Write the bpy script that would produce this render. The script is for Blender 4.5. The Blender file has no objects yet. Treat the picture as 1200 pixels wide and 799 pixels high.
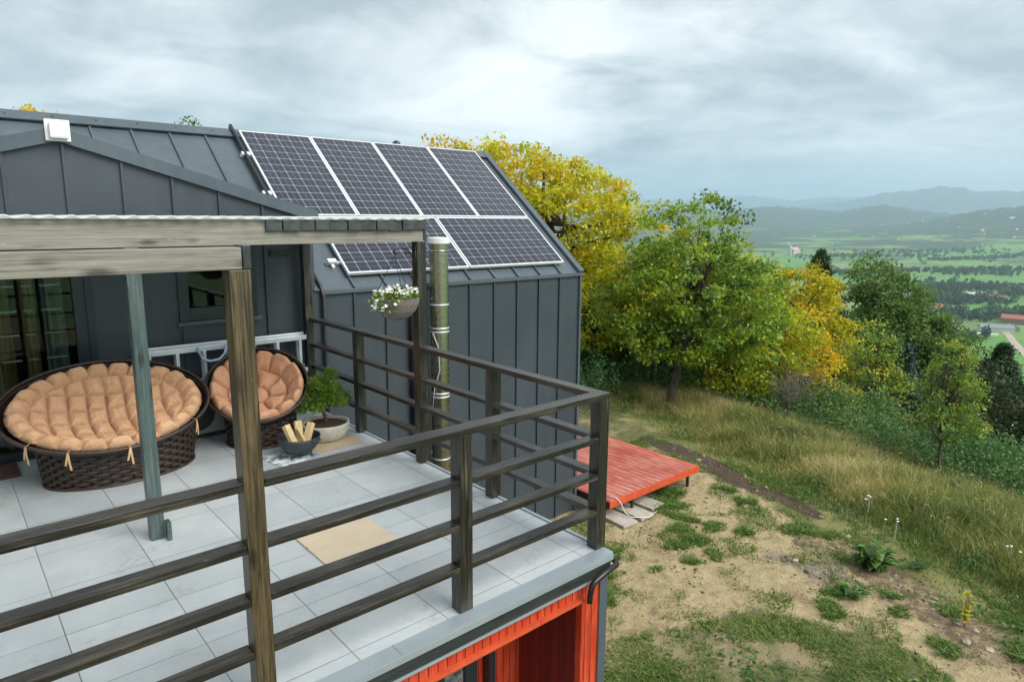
import bpy, bmesh, math, random
import numpy as np
from mathutils import Vector, Matrix, noise as mnoise

random.seed(7)
RNG = np.random.default_rng(11)
S = bpy.context.scene
COL = S.collection
R = math.radians

# ------------------------------------------------------------------ node helpers
class NT:
    """tiny helper round a node tree"""
    def __init__(self, nt):
        self.nt = nt; nt.nodes.clear()
    def n(self, typ, **kw):
        nd = self.nt.nodes.new(typ)
        for k, v in kw.items():
            if k.startswith('i_'):
                key = k[2:].replace('_', ' ')
                self.set(nd, key, v)
            else:
                setattr(nd, k, v)
        return nd
    def set(self, nd, key, v):
        s = nd.inputs[int(key)] if key.isdigit() else nd.inputs[key]
        if isinstance(v, bpy.types.NodeSocket): self.nt.links.new(v, s)
        else: s.default_value = v
    def math(self, op, a, b=None, c=None, clamp=False):
        nd = self.nt.nodes.new('ShaderNodeMath'); nd.operation = op; nd.use_clamp = clamp
        for i, v in enumerate((a, b, c)):
            if v is None: continue
            self.set(nd, str(i), v)
        return nd.outputs[0]
    def mix(self, fac, a, b, typ='MIX'):
        nd = self.nt.nodes.new('ShaderNodeMix'); nd.data_type = 'RGBA'; nd.blend_type = typ
        for i, v in ((0, fac), (6, a), (7, b)):
            if isinstance(v, tuple) and len(v) == 3: v = (*v, 1)
            self.set(nd, str(i), v)
        return nd.outputs[2]
    def ramp(self, fac, stops, interp='LINEAR'):
        nd = self.nt.nodes.new('ShaderNodeValToRGB'); cr = nd.color_ramp; cr.interpolation = interp
        while len(cr.elements) > 1: cr.elements.remove(cr.elements[-1])
        cr.elements[0].position = stops[0][0]
        cr.elements[0].color = (*stops[0][1], 1)
        for p, c in stops[1:]:
            e = cr.elements.new(p); e.color = (*c, 1)
        self.set(nd, '0', fac)
        return nd.outputs[0]
    def rng(self, v, a, b, c=0.0, d=1.0):
        nd = self.nt.nodes.new('ShaderNodeMapRange'); nd.clamp = True
        for i, x in enumerate((v, a, b, c, d)): self.set(nd, str(i), x)
        return nd.outputs[0]
    def noise(self, vec, scale, detail=4, rough=.55, dist=0.0):
        nd = self.nt.nodes.new('ShaderNodeTexNoise')
        if vec is not None: self.set(nd, 'Vector', vec)
        nd.inputs['Scale'].default_value = scale; nd.inputs['Detail'].default_value = detail
        nd.inputs['Roughness'].default_value = rough; nd.inputs['Distortion'].default_value = dist
        return nd.outputs[0]
    def mapping(self, vec, scale=(1, 1, 1), loc=(0, 0, 0)):
        nd = self.nt.nodes.new('ShaderNodeMapping'); self.set(nd, 'Vector', vec)
        nd.inputs['Scale'].default_value = scale; nd.inputs['Location'].default_value = loc
        return nd.outputs[0]
    def xyz(self, vec):
        nd = self.nt.nodes.new('ShaderNodeSeparateXYZ'); self.set(nd, '0', vec); return nd.outputs
    def obj(self):
        return self.nt.nodes.new('ShaderNodeTexCoord').outputs['Object']
    def pos(self):
        return self.nt.nodes.new('ShaderNodeNewGeometry').outputs['Position']
    def rand(self):
        return self.nt.nodes.new('ShaderNodeObjectInfo').outputs['Random']
    def attr(self, name):
        nd = self.nt.nodes.new('ShaderNodeAttribute'); nd.attribute_name = name; return nd.outputs['Fac']
    def bump(self, h, strength=.3, dist=.01):
        nd = self.nt.nodes.new('ShaderNodeBump'); self.set(nd, 'Height', h)
        nd.inputs['Strength'].default_value = strength; nd.inputs['Distance'].default_value = dist
        return nd.outputs[0]
    def pbr(self, col, rough=.6, metal=0.0, normal=None, **kw):
        nd = self.nt.nodes.new('ShaderNodeBsdfPrincipled')
        if isinstance(col, tuple) and len(col) == 3: col = (*col, 1)
        self.set(nd, 'Base Color', col); self.set(nd, 'Roughness', rough); self.set(nd, 'Metallic', metal)
        if normal is not None: self.set(nd, 'Normal', normal)
        for k, v in kw.items(): self.set(nd, k.replace('_', ' '), v)
        return nd.outputs[0]
    def out(self, sh, vol=None):
        o = self.nt.nodes.new('ShaderNodeOutputMaterial')
        if sh is not None: self.nt.links.new(sh, o.inputs[0])
        if vol is not None: self.nt.links.new(vol, o.inputs[1])

def mat(name):
    m = bpy.data.materials.new(name); m.use_nodes = True
    return m, NT(m.node_tree)

def simple(name, col, rough=.6, metal=0.0, var=.15, scale=8.0, bump=0.0, **kw):
    m, t = mat(name)
    o = t.obj(); nz = t.noise(o, scale, 5)
    c = t.mix(t.rng(nz, .3, .7), tuple(x * (1 - var) for x in col), tuple(min(1, x * (1 + var)) for x in col))
    nm = t.bump(t.noise(o, scale * 4, 4), bump, .01) if bump else None
    t.out(t.pbr(c, rough, metal, nm, **kw)); return m

# ------------------------------------------------------------------ materials
def wood_mat(name, dark, mid, light, rough=.5, lift=.5, coat=.35):
    m, t = mat(name)
    o = t.obj()
    rnd = t.rand()
    off = t.nt.nodes.new('ShaderNodeVectorMath'); off.operation = 'ADD'
    cmb = t.nt.nodes.new('ShaderNodeCombineXYZ')
    for i in range(3): t.set(cmb, str(i), t.math('MULTIPLY', rnd, 13.0 + 7 * i))
    t.set(off, '0', o); t.set(off, '1', cmb.outputs[0])
    v = off.outputs[0]
    grain = t.noise(t.mapping(v, (2.4, 80, 80)), 1.0, 6, .65, .7)
    patch = t.noise(t.mapping(v, (2.5, 9, 9)), 1.0, 4, .6, .4)
    vor = t.nt.nodes.new('ShaderNodeTexVoronoi'); t.set(vor, 'Vector', t.mapping(v, (3.1, 7.5, 7.5)))
    vor.inputs['Scale'].default_value = 1.0
    knot = t.rng(t.math('ADD', vor.outputs['Distance'], t.math('MULTIPLY', t.math('SUBTRACT', grain, .5), .22)), .08, .24, 1.0, 0.0)
    f = t.math('ADD', t.math('MULTIPLY', grain, .78), t.math('MULTIPLY', patch, .42))
    c = t.ramp(f, [(.38, dark), (.38 + .22 * (1.5 - lift), mid), (.86, light)])
    c = t.mix(t.math('MULTIPLY', knot, .75), c, tuple(x * .45 for x in dark))
    sc = t.rng(t.noise(t.mapping(v, (14, 60, 60)), 1.0, 3, .7), .68, .74)
    c = t.mix(t.math('MULTIPLY', sc, .35), c, tuple(min(1, x * 1.8) for x in light))
    t.out(t.pbr(c, t.rng(grain, .3, .7, rough - .12, rough + .15), 0, t.bump(grain, .3, .004), Coat_Weight=coat, Coat_Roughness=.3))
    return m

M = {}
M['wood'] = wood_mat('stained_dark_timber', (.0045, .0045, .004), (.0165, .0153, .0135), (.13, .110, .076), .33, .5, .22)
M['wood_gold'] = wood_mat('stained_golden_timber', (.006, .005, .0035), (.036, .027, .014), (.20, .148, .068), .42, .75, .2)
M['wood_grey'] = wood_mat('weathered_grey_timber', (.055, .052, .044), (.205, .195, .165), (.37, .35, .30), .6, .75, 0.0)
M['wood_teal'] = wood_mat('teal_stained_timber', (.016, .030, .030), (.055, .088, .084), (.15, .20, .18), .45)
M['wood_black'] = wood_mat('black_stained_board', (.008, .011, .013), (.022, .028, .032), (.05, .055, .055), .45)

def metal_panel(name, c0, rough):
    m, t = mat(name)
    o = t.obj()
    nz = t.noise(o, .9, 4, .55)
    st = t.noise(t.mapping(o, (9, 9, .7)), 1.0, 4, .6)
    c = t.mix(t.rng(nz, .3, .7), tuple(x * .86 for x in c0), tuple(x * 1.14 for x in c0))
    c = t.mix(t.math('MULTIPLY', t.rng(st, .5, .75), .22), c, tuple(min(1, x * 1.9) for x in c0))
    t.out(t.pbr(c, t.rng(nz, .3, .7, rough - .06, rough + .08), .0, t.bump(t.noise(o, 1.7, 2), .45, .03)))
    return m
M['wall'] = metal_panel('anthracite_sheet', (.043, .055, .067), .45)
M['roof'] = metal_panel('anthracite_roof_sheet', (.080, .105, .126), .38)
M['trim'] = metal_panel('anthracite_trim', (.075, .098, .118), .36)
M['seam'] = simple('seam_dark', (.030, .036, .042), .45)
M['blacktrim'] = simple('black_plastic', (.012, .013, .015), .28)
M['flash'] = simple('grey_edge_flashing', (.34, .40, .44), .35, .3, .08, 3)
M['darkframe'] = simple('dark_window_frame', (.022, .030, .036), .32)
M['white'] = simple('white_plastic', (.72, .73, .71), .45, 0, .06)
M['alu'] = simple('bare_aluminium', (.72, .75, .78), .38, .55, .06)
M['aluframe'] = simple('aluminium_panel_frame', (.78, .79, .81), .35, .35, .05)
M['steel'] = None
m, t = mat('brushed_stainless'); o = t.obj()
nz = t.noise(t.mapping(o, (2, 2, 40)), 1.0, 4)
t.out(t.pbr((.46, .43, .33), t.rng(nz, .3, .7, .20, .34), 1.0)); M['steel'] = m

# terrace tiles: grid measured on the deck
m, t = mat('porcelain_tiles'); o = t.obj(); x, y, z = t.xyz(o)
def gridline(v, off, pitch, half):
    f = t.math('FRACT', t.math('DIVIDE', t.math('ADD', v, off), pitch))
    d = t.math('MULTIPLY', t.math('MINIMUM', f, t.math('SUBTRACT', 1.0, f)), pitch)
    return t.rng(d, half * .55, half * 1.25, 1.0, 0.0)
gx = gridline(x, 1.334 + 57.8, .578, .0032); gy = gridline(y, -.06 + 59.2, .592, .0026)
tid = t.nt.nodes.new('ShaderNodeCombineXYZ')
t.set(tid, '0', t.math('FLOOR', t.math('DIVIDE', t.math('ADD', x, 1.334 + 57.8), .578)))
t.set(tid, '1', t.math('FLOOR', t.math('DIVIDE', t.math('ADD', y, -.06 + 59.2), .592)))
wn = t.nt.nodes.new('ShaderNodeTexWhiteNoise'); t.set(wn, 'Vector', tid.outputs[0])
nz = t.noise(o, 3.0, 7, .65, .3); nf = t.noise(o, 24, 4, .6)
c = t.mix(t.rng(nz, .32, .70), (.42, .465, .49), (.54, .57, .58))
c = t.mix(t.math('MULTIPLY', t.rng(nf, .45, .75), .35), c, (.58, .60, .605))
c = t.mix(t.math('MULTIPLY', wn.outputs[0], .34), c, (.29, .335, .365))
dirt = t.math('MULTIPLY', t.rng(t.noise(o, 1.7, 7, .72), .53, .70), t.rng(nf, .45, .65))
c = t.mix(t.math('MULTIPLY', dirt, .75), c, (.22, .19, .155))
line = t.math('MAXIMUM', gx, gy)
lc = t.mix(t.rng(t.noise(o, 1.1, 3), .4, .65), (.20, .19, .18), (.09, .07, .05))
c = t.mix(t.math('MULTIPLY', line, .9), c, lc)
t.out(t.pbr(c, t.rng(nz, .3, .7, .34, .52), 0, t.bump(t.math('MULTIPLY', line, -1.0), .5, .003))); M['tile'] = m

def board_mat(name, c0, c1, axis, pitch, gapdark, rough=.45, wear=None):
    m, t = mat(name); o = t.obj(); xyz = t.xyz(o); v = xyz[axis]
    f = t.math('FRACT', t.math('ADD', t.math('DIVIDE', v, pitch), 100.0))
    g = t.rng(t.math('MINIMUM', f, t.math('SUBTRACT', 1.0, f)), .02, .07, 1.0, 0.0)
    wn = t.nt.nodes.new('ShaderNodeTexWhiteNoise'); wn.noise_dimensions = '1D'
    t.set(wn, 'W', t.math('FLOOR', t.math('ADD', t.math('DIVIDE', v, pitch), 100.0)))
    sc = [3, 3, 3]; sc[axis] = 30
    nz = t.noise(t.mapping(o, tuple(sc)), 1.0, 5, .6, .4)
    c = t.mix(t.rng(t.math('ADD', t.math('MULTIPLY', nz, .6), t.math('MULTIPLY', wn.outputs[0], .4)), .25, .75), c0, c1)
    if wear:
        w = t.math('MULTIPLY', t.rng(t.noise(o, 1.6, 6, .68), .38, .58), t.rng(nz, .38, .62))
        c = t.mix(t.math('MULTIPLY', w, .85), c, wear)
    c = t.mix(t.math('MULTIPLY', g, .85), c, gapdark)
    t.out(t.pbr(c, rough, 0, t.bump(t.math('MULTIPLY', g, -1.0), .8, .008))); return m
M['redwall'] = board_mat('red_painted_boards', (.42, .030, .008), (.54, .048, .013), 0, .066, (.06, .006, .004), .42, (.58, .10, .05))
M['redwall_y'] = board_mat('red_painted_side_boards', (.38, .028, .010), (.50, .045, .016), 1, .066, (.05, .005, .004))
M['reddeck'] = board_mat('red_painted_deck_boards', (.38, .072, .048), (.52, .13, .095), 0, .145, (.15, .03, .022), .45, (.66, .31, .25))
M['maroonwall'] = board_mat('maroon_boards', (.12, .006, .004), (.20, .012, .008), 1, .066, (.03, .003, .002))  # boards in a darker red than the front ones
M['mottle'] = simple('reflection_mottled_glazing', (.16, .165, .17), .25, 0, .9, 16)  # mottled grey in the colour stands for reflections in the pane
M['redtrim'] = simple('red_painted_trim', (.56, .085, .03), .4, 0, .15, 10)
M['slab'] = simple('concrete_slab', (.42, .39, .34), .85, 0, .2, 6, .2)
M['ply'] = None
m, t = mat('birch_plywood'); o = t.obj()
nz = t.noise(t.mapping(o, (3, 6, 3)), 1.0, 5, .6, .8)
c = t.mix(t.rng(nz, .25, .75), (.52, .43, .31), (.60, .51, .38))
c = t.mix(t.rng(t.noise(o, 2.2, 4), .56, .66, 0, .5), c, (.66, .62, .55))
vor = t.nt.nodes.new('ShaderNodeTexVoronoi'); t.set(vor, 'Vector', o); vor.inputs['Scale'].default_value = 4.5
c = t.mix(t.rng(vor.outputs['Distance'], .035, .075, .9, 0), c, (.33, .15, .04))
t.out(t.pbr(c, .6)); M['ply'] = m
M['cardboard'] = simple('cardboard', (.50, .39, .26), .85, 0, .12, 5)
m, t = mat('newspaper'); o = t.obj()
nz = t.rng(t.noise(o, 9, 3), .48, .56); n2 = t.rng(t.noise(t.mapping(o, (3, 60, 1)), 1.0, 2), .5, .58)
t.out(t.pbr(t.mix(nz, t.mix(n2, (.78, .78, .76), (.45, .45, .46)), (.13, .24, .32)), .7)); M['paper'] = m
M['fabric'] = None
m, t = mat('tan_cushion_cloth'); o = t.obj()
nz = t.noise(o, 7, 5, .6); wv = t.noise(o, 260, 2)
c = t.mix(t.rng(nz, .3, .7), (.57, .315, .165), (.69, .41, .235))
c = t.mix(t.math('MULTIPLY', wv, .12), c, (.72, .43, .25))
fold = t.noise(t.mapping(o, (16, 16, 16)), 1.0, 4, .6, 1.6)
t.out(t.pbr(c, .85, 0, t.bump(t.math('ADD', fold, t.math('MULTIPLY', wv, .15)), .55, .03), Sheen_Weight=.15)); M['fabric'] = m
M['fabric2'] = None
m, t = mat('salmon_cushion_cloth'); o = t.obj()
nz = t.noise(o, 7, 5, .6); wv = t.noise(o, 260, 2)
c = t.mix(t.rng(nz, .3, .7), (.58, .285, .155), (.68, .37, .215))
fold = t.noise(t.mapping(o, (16, 16, 16)), 1.0, 4, .6, 1.6)
t.out(t.pbr(c, .85, 0, t.bump(t.math('ADD', fold, t.math('MULTIPLY', wv, .15)), .55, .03), Sheen_Weight=.15)); M['fabric2'] = m
M['tie'] = simple('cushion_tie_cloth', (.58, .36, .19), .8)
M['wicker'] = simple('dark_brown_wicker', (.030, .017, .012), .38, 0, .4, 30)
M['rim'] = simple('dark_brown_rim', (.040, .026, .020), .33, 0, .3, 40)
M['planter'] = simple('taupe_planter', (.17, .15, .13), .6, 0, .1, 12)
M['pot'] = simple('cream_stone_pot', (.56, .53, .46), .75, 0, .14, 10, .2)
M['soilpot'] = simple('potting_soil', (.055, .035, .022), .95, 0, .5, 40, .6)
M['iron'] = simple('dark_cast_iron', (.030, .036, .040), .5, 0, .25, 15, .15)
M['log'] = simple('split_pale_wood', (.56, .42, .22), .7, 0, .2, 22, .2)
M['bark'] = simple('tree_bark', (.085, .065, .048), .9, 0, .4, 9, .5)
M['birch'] = simple('pale_bark', (.42, .40, .36), .85, 0, .35, 6, .3)
M['mat'] = simple('maroon_doormat', (.085, .045, .040), .95, 0, .3, 30, .4)
M['strapblue'] = simple('blue_white_strap', (.40, .52, .74), .6, 0, .5, 14)
M['appliance'] = simple('grey_white_casing', (.40, .42, .42), .5, 0, .08, 4)
M['petal'] = simple('white_petal', (.80, .80, .74), .6, 0, .08)
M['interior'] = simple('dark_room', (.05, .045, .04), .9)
M['tilestrip'] = simple('dark_bitumen_strip', (.045, .055, .055), .6, 0, .45, 9, .2)
m, t = mat('corrugated_polycarbonate')
mixn = t.nt.nodes.new('ShaderNodeMixShader'); mixn.inputs[0].default_value = .55
t.nt.links.new(t.pbr((.88, .90, .90), .35), mixn.inputs[1])
tr = t.nt.nodes.new('ShaderNodeBsdfTranslucent'); tr.inputs[0].default_value = (.88, .92, .92, 1)
t.nt.links.new(tr.outputs[0], mixn.inputs[2]); t.out(mixn.outputs[0]); M['poly'] = m
m, t = mat('window_glass')
fr = t.nt.nodes.new('ShaderNodeFresnel'); fr.inputs[0].default_value = 1.5
tp = t.nt.nodes.new('ShaderNodeBsdfTransparent'); tp.inputs[0].default_value = (.72, .76, .74, 1)
gl = t.nt.nodes.new('ShaderNodeBsdfGlossy'); gl.inputs[0].default_value = (.9, .92, .92, 1); gl.inputs['Roughness'].default_value = .02
mx = t.nt.nodes.new('ShaderNodeMixShader'); t.set(mx, '0', t.math('MULTIPLY', fr.outputs[0], .8))
t.nt.links.new(tp.outputs[0], mx.inputs[1]); t.nt.links.new(gl.outputs[0], mx.inputs[2]); t.out(mx.outputs[0]); M['glass'] = m
m, t = mat('curtain_cloth'); o = t.obj()
nz = t.noise(t.mapping(o, (30, 1, .8)), 1.0, 3)
t.out(t.pbr(t.mix(t.rng(nz, .35, .65), (.16, .125, .045), (.44, .35, .15)), .9)); M['curtain'] = m
m, t = mat('sheer_cloth'); o = t.obj()
t.out(t.pbr(t.mix(t.rng(t.noise(t.mapping(o, (40, 1, 1)), 1.0, 3), .35, .65), (.20, .24, .21), (.42, .46, .42)), .9)); M['sheer'] = m

# photovoltaic laminate: object space x across, y along the long side (long=True) 6 x 12 cells
def pv_mat(name, W, H, nx, ny, busalong):
    m, t = mat(name); o = t.obj(); x, y, z = t.xyz(o)
    def ln(v, size, n, half):
        f = t.math('FRACT', t.math('ADD', t.math('MULTIPLY', t.math('DIVIDE', v, size), float(n)), 50.0))
        d = t.math('MULTIPLY', t.math('MINIMUM', f, t.math('SUBTRACT', 1.0, f)), size / n)
        return t.rng(d, half * .6, half * 1.3, 1.0, 0.0)
    gx = ln(x, W, nx, .0034); gy = ln(y, H, ny, .0034)
    a = ln(x, W, nx * 2, .0022) if busalong == 1 else ln(y, H, ny * 2, .0022)
    # white diamonds where cell corners meet
    def fr(v, size, n):
        f = t.math('FRACT', t.math('ADD', t.math('MULTIPLY', t.math('DIVIDE', v, size), float(n)), 50.0))
        return t.math('MULTIPLY', t.math('MINIMUM', f, t.math('SUBTRACT', 1.0, f)), size / n)
    dia = t.rng(t.math('ADD', fr(x, W, nx), fr(y, H, ny)), .012, .019, 1.0, 0.0)
    cid = t.nt.nodes.new('ShaderNodeCombineXYZ')
    t.set(cid, '0', t.math('FLOOR', t.math('ADD', t.math('MULTIPLY', t.math('DIVIDE', x, W), float(nx)), 50.0)))
    t.set(cid, '1', t.math('FLOOR', t.math('ADD', t.math('MULTIPLY', t.math('DIVIDE', y, H), float(ny)), 50.0)))
    t.set(cid, '2', t.math('MULTIPLY', t.rand(), 50.0))
    wn = t.nt.nodes.new('ShaderNodeTexWhiteNoise'); t.set(wn, 'Vector', cid.outputs[0])
    c = t.mix(wn.outputs[0], (.007, .010, .022), (.014, .017, .034))
    line = t.math('MAXIMUM', t.math('MAXIMUM', gx, gy), t.math('MAXIMUM', t.math('MULTIPLY', a, .45), dia))
    c = t.mix(t.math('MULTIPLY', line, .8), c, (.40, .43, .50))
    t.out(t.pbr(c, .22, 0, None, Coat_Weight=.3, Coat_Roughness=.08)); return m
M['pv_tall'] = pv_mat('solar_cells_upright', 1.03, 1.87, 6, 12, 1)
M['pv_wide'] = pv_mat('solar_cells_sideways', 1.90, 1.09, 12, 6, 2)

def leaf_mat(name, stops, trans=.42, rough=.5):
    m, t = mat(name)
    c = t.ramp(t.attr('tint'), stops)
    mx = t.nt.nodes.new('ShaderNodeMixShader'); mx.inputs[0].default_value = trans
    t.nt.links.new(t.pbr(c, rough), mx.inputs[1])
    tr = t.nt.nodes.new('ShaderNodeBsdfTranslucent'); t.set(tr, '0', c)
    t.nt.links.new(tr.outputs[0], mx.inputs[2]); t.out(mx.outputs[0]); return m
M['leaf_yellow'] = leaf_mat('yellowing_walnut_leaves', [(0, (.13, .20, .018)), (.3, (.36, .46, .026)), (.62, (.68, .66, .028)), (.9, (.76, .58, .024)), (1, (.60, .34, .02))])
M['leaf_green'] = leaf_mat('green_walnut_leaves', [(0, (.070, .145, .022)), (.4, (.195, .330, .036)), (.7, (.36, .47, .045)), (.9, (.60, .60, .03)), (1, (.72, .60, .02))])
M['leaf_gold'] = leaf_mat('golden_leaves', [(0, (.20, .25, .016)), (.4, (.54, .50, .018)), (.75, (.74, .60, .022)), (1, (.74, .40, .02))])
M['leaf_olive'] = leaf_mat('olive_leaves', [(0, (.060, .125, .034)), (.6, (.180, .310, .065)), (.9, (.42, .48, .055)), (1, (.60, .54, .03))])
M['leaf_pine'] = leaf_mat('pine_needles', [(0, (.020, .052, .022)), (.6, (.060, .120, .045)), (1, (.12, .18, .055))], .15)
M['leaf_blue'] = leaf_mat('bluish_needles', [(0, (.030, .065, .050)), (.6, (.07, .13, .095)), (1, (.13, .19, .13))], .15)
M['leaf_bush'] = leaf_mat('thicket_leaves', [(0, (.030, .095, .028)), (.5, (.080, .20, .060)), (.85, (.15, .29, .08)), (1, (.30, .34, .08))])
M['leaf_weed'] = leaf_mat('weed_leaves', [(0, (.035, .105, .026)), (.6, (.095, .22, .046)), (1, (.27, .38, .10))])
M['leaf_dark'] = leaf_mat('dark_wood_leaves', [(0, (.016, .036, .013)), (.7, (.048, .078, .024)), (1, (.16, .13, .025))])
M['leaf_bonsai'] = leaf_mat('bonsai_needles', [(0, (.05, .13, .015)), (.6, (.14, .30, .030)), (.92, (.26, .40, .04)), (1, (.52, .44, .04))])
M['leaf_planter'] = leaf_mat('planter_leaves', [(0, (.06, .12, .02)), (.6, (.19, .28, .05)), (.85, (.36, .42, .10)), (1, (.12, .03, .03))])
M['grass_dry'] = leaf_mat('dry_grass_blades', [(0, (.075, .125, .026)), (.3, (.18, .235, .046)), (.55, (.36, .365, .105)), (.78, (.58, .49, .21)), (1, (.72, .61, .36))], .3, .7)
M['grass_green'] = leaf_mat('green_grass_blades', [(0, (.065, .13, .024)), (.6, (.17, .265, .048)), (1, (.38, .41, .11))], .3, .7)
M['leaf_valley'] = leaf_mat('valley_tree_leaves', [(0, (.020, .050, .022)), (.7, (.050, .095, .036)), (1, (.17, .15, .04))], .2)
M['twig'] = simple('grey_twigs', (.22, .19, .16), .9)
M['clod'] = simple('brown_soil_crumbs', (.15, .105, .065), .95, 0, .5, 3, .3)
M['stone'] = simple('pale_rubble', (.34, .29, .22), .9, 0, .35, 5, .3)

# ------------------------------------------------------------------ mesh helpers
def link(o):
    COL.objects.link(o); return o

def place(o, parent, Mx=None):
    """o's mesh is in world coordinates (or local to Mx); put it under its thing"""
    Mx = Mx or Matrix.Identity(4)
    if parent is not None:
        o.parent = parent
        W = Matrix.Identity(4); p = parent
        chain = []
        while p is not None: chain.append(p); p = p.parent
        for q in reversed(chain): W = W @ q.matrix_basis
        o.matrix_basis = W.inverted() @ Mx
    else:
        o.matrix_basis = Mx
    return o

class MB:
    def __init__(self): self.v = []; self.f = []; self.mi = []
    def add(self, vs, fs, k=0):
        b = len(self.v); self.v.extend([tuple(x) for x in vs]); self.f.extend([tuple(b + i for i in f) for f in fs]); self.mi.extend([k] * len(fs)); return self
    def box(self, x0, x1, y0, y1, z0, z1, k=0):
        return self.add([(x0, y0, z0), (x1, y0, z0), (x1, y1, z0), (x0, y1, z0), (x0, y0, z1), (x1, y0, z1), (x1, y1, z1), (x0, y1, z1)],
                        [(0, 3, 2, 1), (4, 5, 6, 7), (0, 1, 5, 4), (1, 2, 6, 5), (2, 3, 7, 6), (3, 0, 4, 7)], k)
    def prism(self, poly, axis, a, b, k=0):
        """extrude a polygon (list of 2D points in the other two axes, in order) along axis from a to b"""
        def mk(p, t):
            return {0: (t, p[0], p[1]), 1: (p[0], t, p[1]), 2: (p[0], p[1], t)}[axis]
        n = len(poly)
        vs = [mk(p, a) for p in poly] + [mk(p, b) for p in poly]
        fs = [tuple(range(n)), tuple(range(2 * n - 1, n - 1, -1))]
        for i in range(n): fs.append((i, i + n, (i + 1) % n + n, (i + 1) % n))
        return self.add(vs, fs, k)
    def tube(self, path, rad, n=8, cap=True, k=0, closed=False):
        path = [Vector(p) for p in path]; m = len(path)
        if not hasattr(rad, '__len__'): rad = [rad] * m
        vs = []; ref = None
        for i, p in enumerate(path):
            if closed: d = path[(i + 1) % m] - path[i - 1]
            else: d = path[min(i + 1, m - 1)] - path[max(i - 1, 0)]
            d.normalize()
            if ref is None:
                ref = Vector((0, 0, 1)) if abs(d.z) < .9 else Vector((1, 0, 0))
            u = (ref - d * ref.dot(d)).normalized(); w = d.cross(u); ref = u
            for j in range(n):
                a = 2 * math.pi * j / n
                vs.append(p + (u * math.cos(a) + w * math.sin(a)) * rad[i])
        fs = []
        for i in range(m if closed else m - 1):
            for j in range(n):
                a = i * n + j; b = i * n + (j + 1) % n; i2 = (i + 1) % m
                fs.append((a, b, i2 * n + (j + 1) % n, i2 * n + j))
        if cap and not closed:
            fs.append(tuple(range(n - 1, -1, -1))); fs.append(tuple(range((m - 1) * n, m * n)))
        return self.add(vs, fs, k)
    def lathe(self, prof, n=32, c=(0, 0, 0), sx=1, sy=1, k=0, cap0=False, cap1=False):
        vs = []
        for r, z in prof:
            for j in range(n):
                a = 2 * math.pi * j / n
                vs.append((c[0] + r * sx * math.cos(a), c[1] + r * sy * math.sin(a), c[2] + z))
        fs = []
        for i in range(len(prof) - 1):
            for j in range(n):
                fs.append((i * n + j, i * n + (j + 1) % n, (i + 1) * n + (j + 1) % n, (i + 1) * n + j))
        if cap0: fs.append(tuple(range(n - 1, -1, -1)))
        if cap1: fs.append(tuple(range((len(prof) - 1) * n, len(prof) * n)))
        return self.add(vs, fs, k)
    def build(self, name, mats, parent=None, Mx=None, smooth=False, bevel=0.0):
        me = bpy.data.meshes.new(name); me.from_pydata(self.v, [], self.f)
        mats = mats if isinstance(mats, (list, tuple)) else [mats]
        for m_ in mats: me.materials.append(m_)
        if len(mats) > 1: me.polygons.foreach_set('material_index', self.mi)
        if bevel:
            bm = bmesh.new(); bm.from_mesh(me)
            bmesh.ops.recalc_face_normals(bm, faces=bm.faces)
            bmesh.ops.bevel(bm, geom=[e for e in bm.edges if e.calc_face_angle(0) > .5], offset=bevel, segments=2, affect='EDGES', profile=.6)
            bm.to_mesh(me); bm.free()
        else:
            bm = bmesh.new(); bm.from_mesh(me); bmesh.ops.recalc_face_normals(bm, faces=bm.faces); bm.to_mesh(me); bm.free()
        if smooth: me.shade_smooth()
        me.update()
        return place(link(bpy.data.objects.new(name, me)), parent, Mx)

def beam(name, A, B, w, h, m, parent, bevel=.004, roll=0.0):
    """timber from A to B (centre line); w = sideways, h = upwards. local x runs along it"""
    A, B = Vector(A), Vector(B); d = (B - A); L = d.length; x = d.normalized()
    up = Vector((0, 0, 1)) if abs(x.z) < .9 else Vector((0, 1, 0))
    y = up.cross(x).normalized(); z = x.cross(y)
    Mx = Matrix(((x.x, y.x, z.x, A.x), (x.y, y.y, z.y, A.y), (x.z, y.z, z.z, A.z), (0, 0, 0, 1)))
    return MB().box(0, L, -w / 2, w / 2, -h / 2, h / 2).build(name, m, parent, Mx, bevel=bevel)

def thing(name, label, cat, loc=(0, 0, 0), rz=0.0, group=None):
    o = link(bpy.data.objects.new(name, None)); o.empty_display_size = .1
    o.location = loc; o.rotation_euler = (0, 0, rz)
    o.matrix_basis = Matrix.Translation(loc) @ Matrix.Rotation(rz, 4, 'Z')
    return tag(o, label, cat, group)
def tag(o, label=None, cat=None, group=None, kind=None):
    if label: o['label'] = label
    if cat: o['category'] = cat
    if group: o['group'] = group
    if kind: o['kind'] = kind
    return o
def copy_tree(o, loc, rz=0.0, label=None, scale=1.0):
    c = o.copy(); COL.objects.link(c)
    c.matrix_basis = Matrix.Translation(loc) @ Matrix.Rotation(rz, 4, 'Z') @ Matrix.Scale(scale, 4)
    if label: c['label'] = label
    for ch in list(o.children):
        d = ch.copy(); COL.objects.link(d); d.parent = c
        for g in ch.children:
            e = g.copy(); COL.objects.link(e); e.parent = d
    return c

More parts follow.
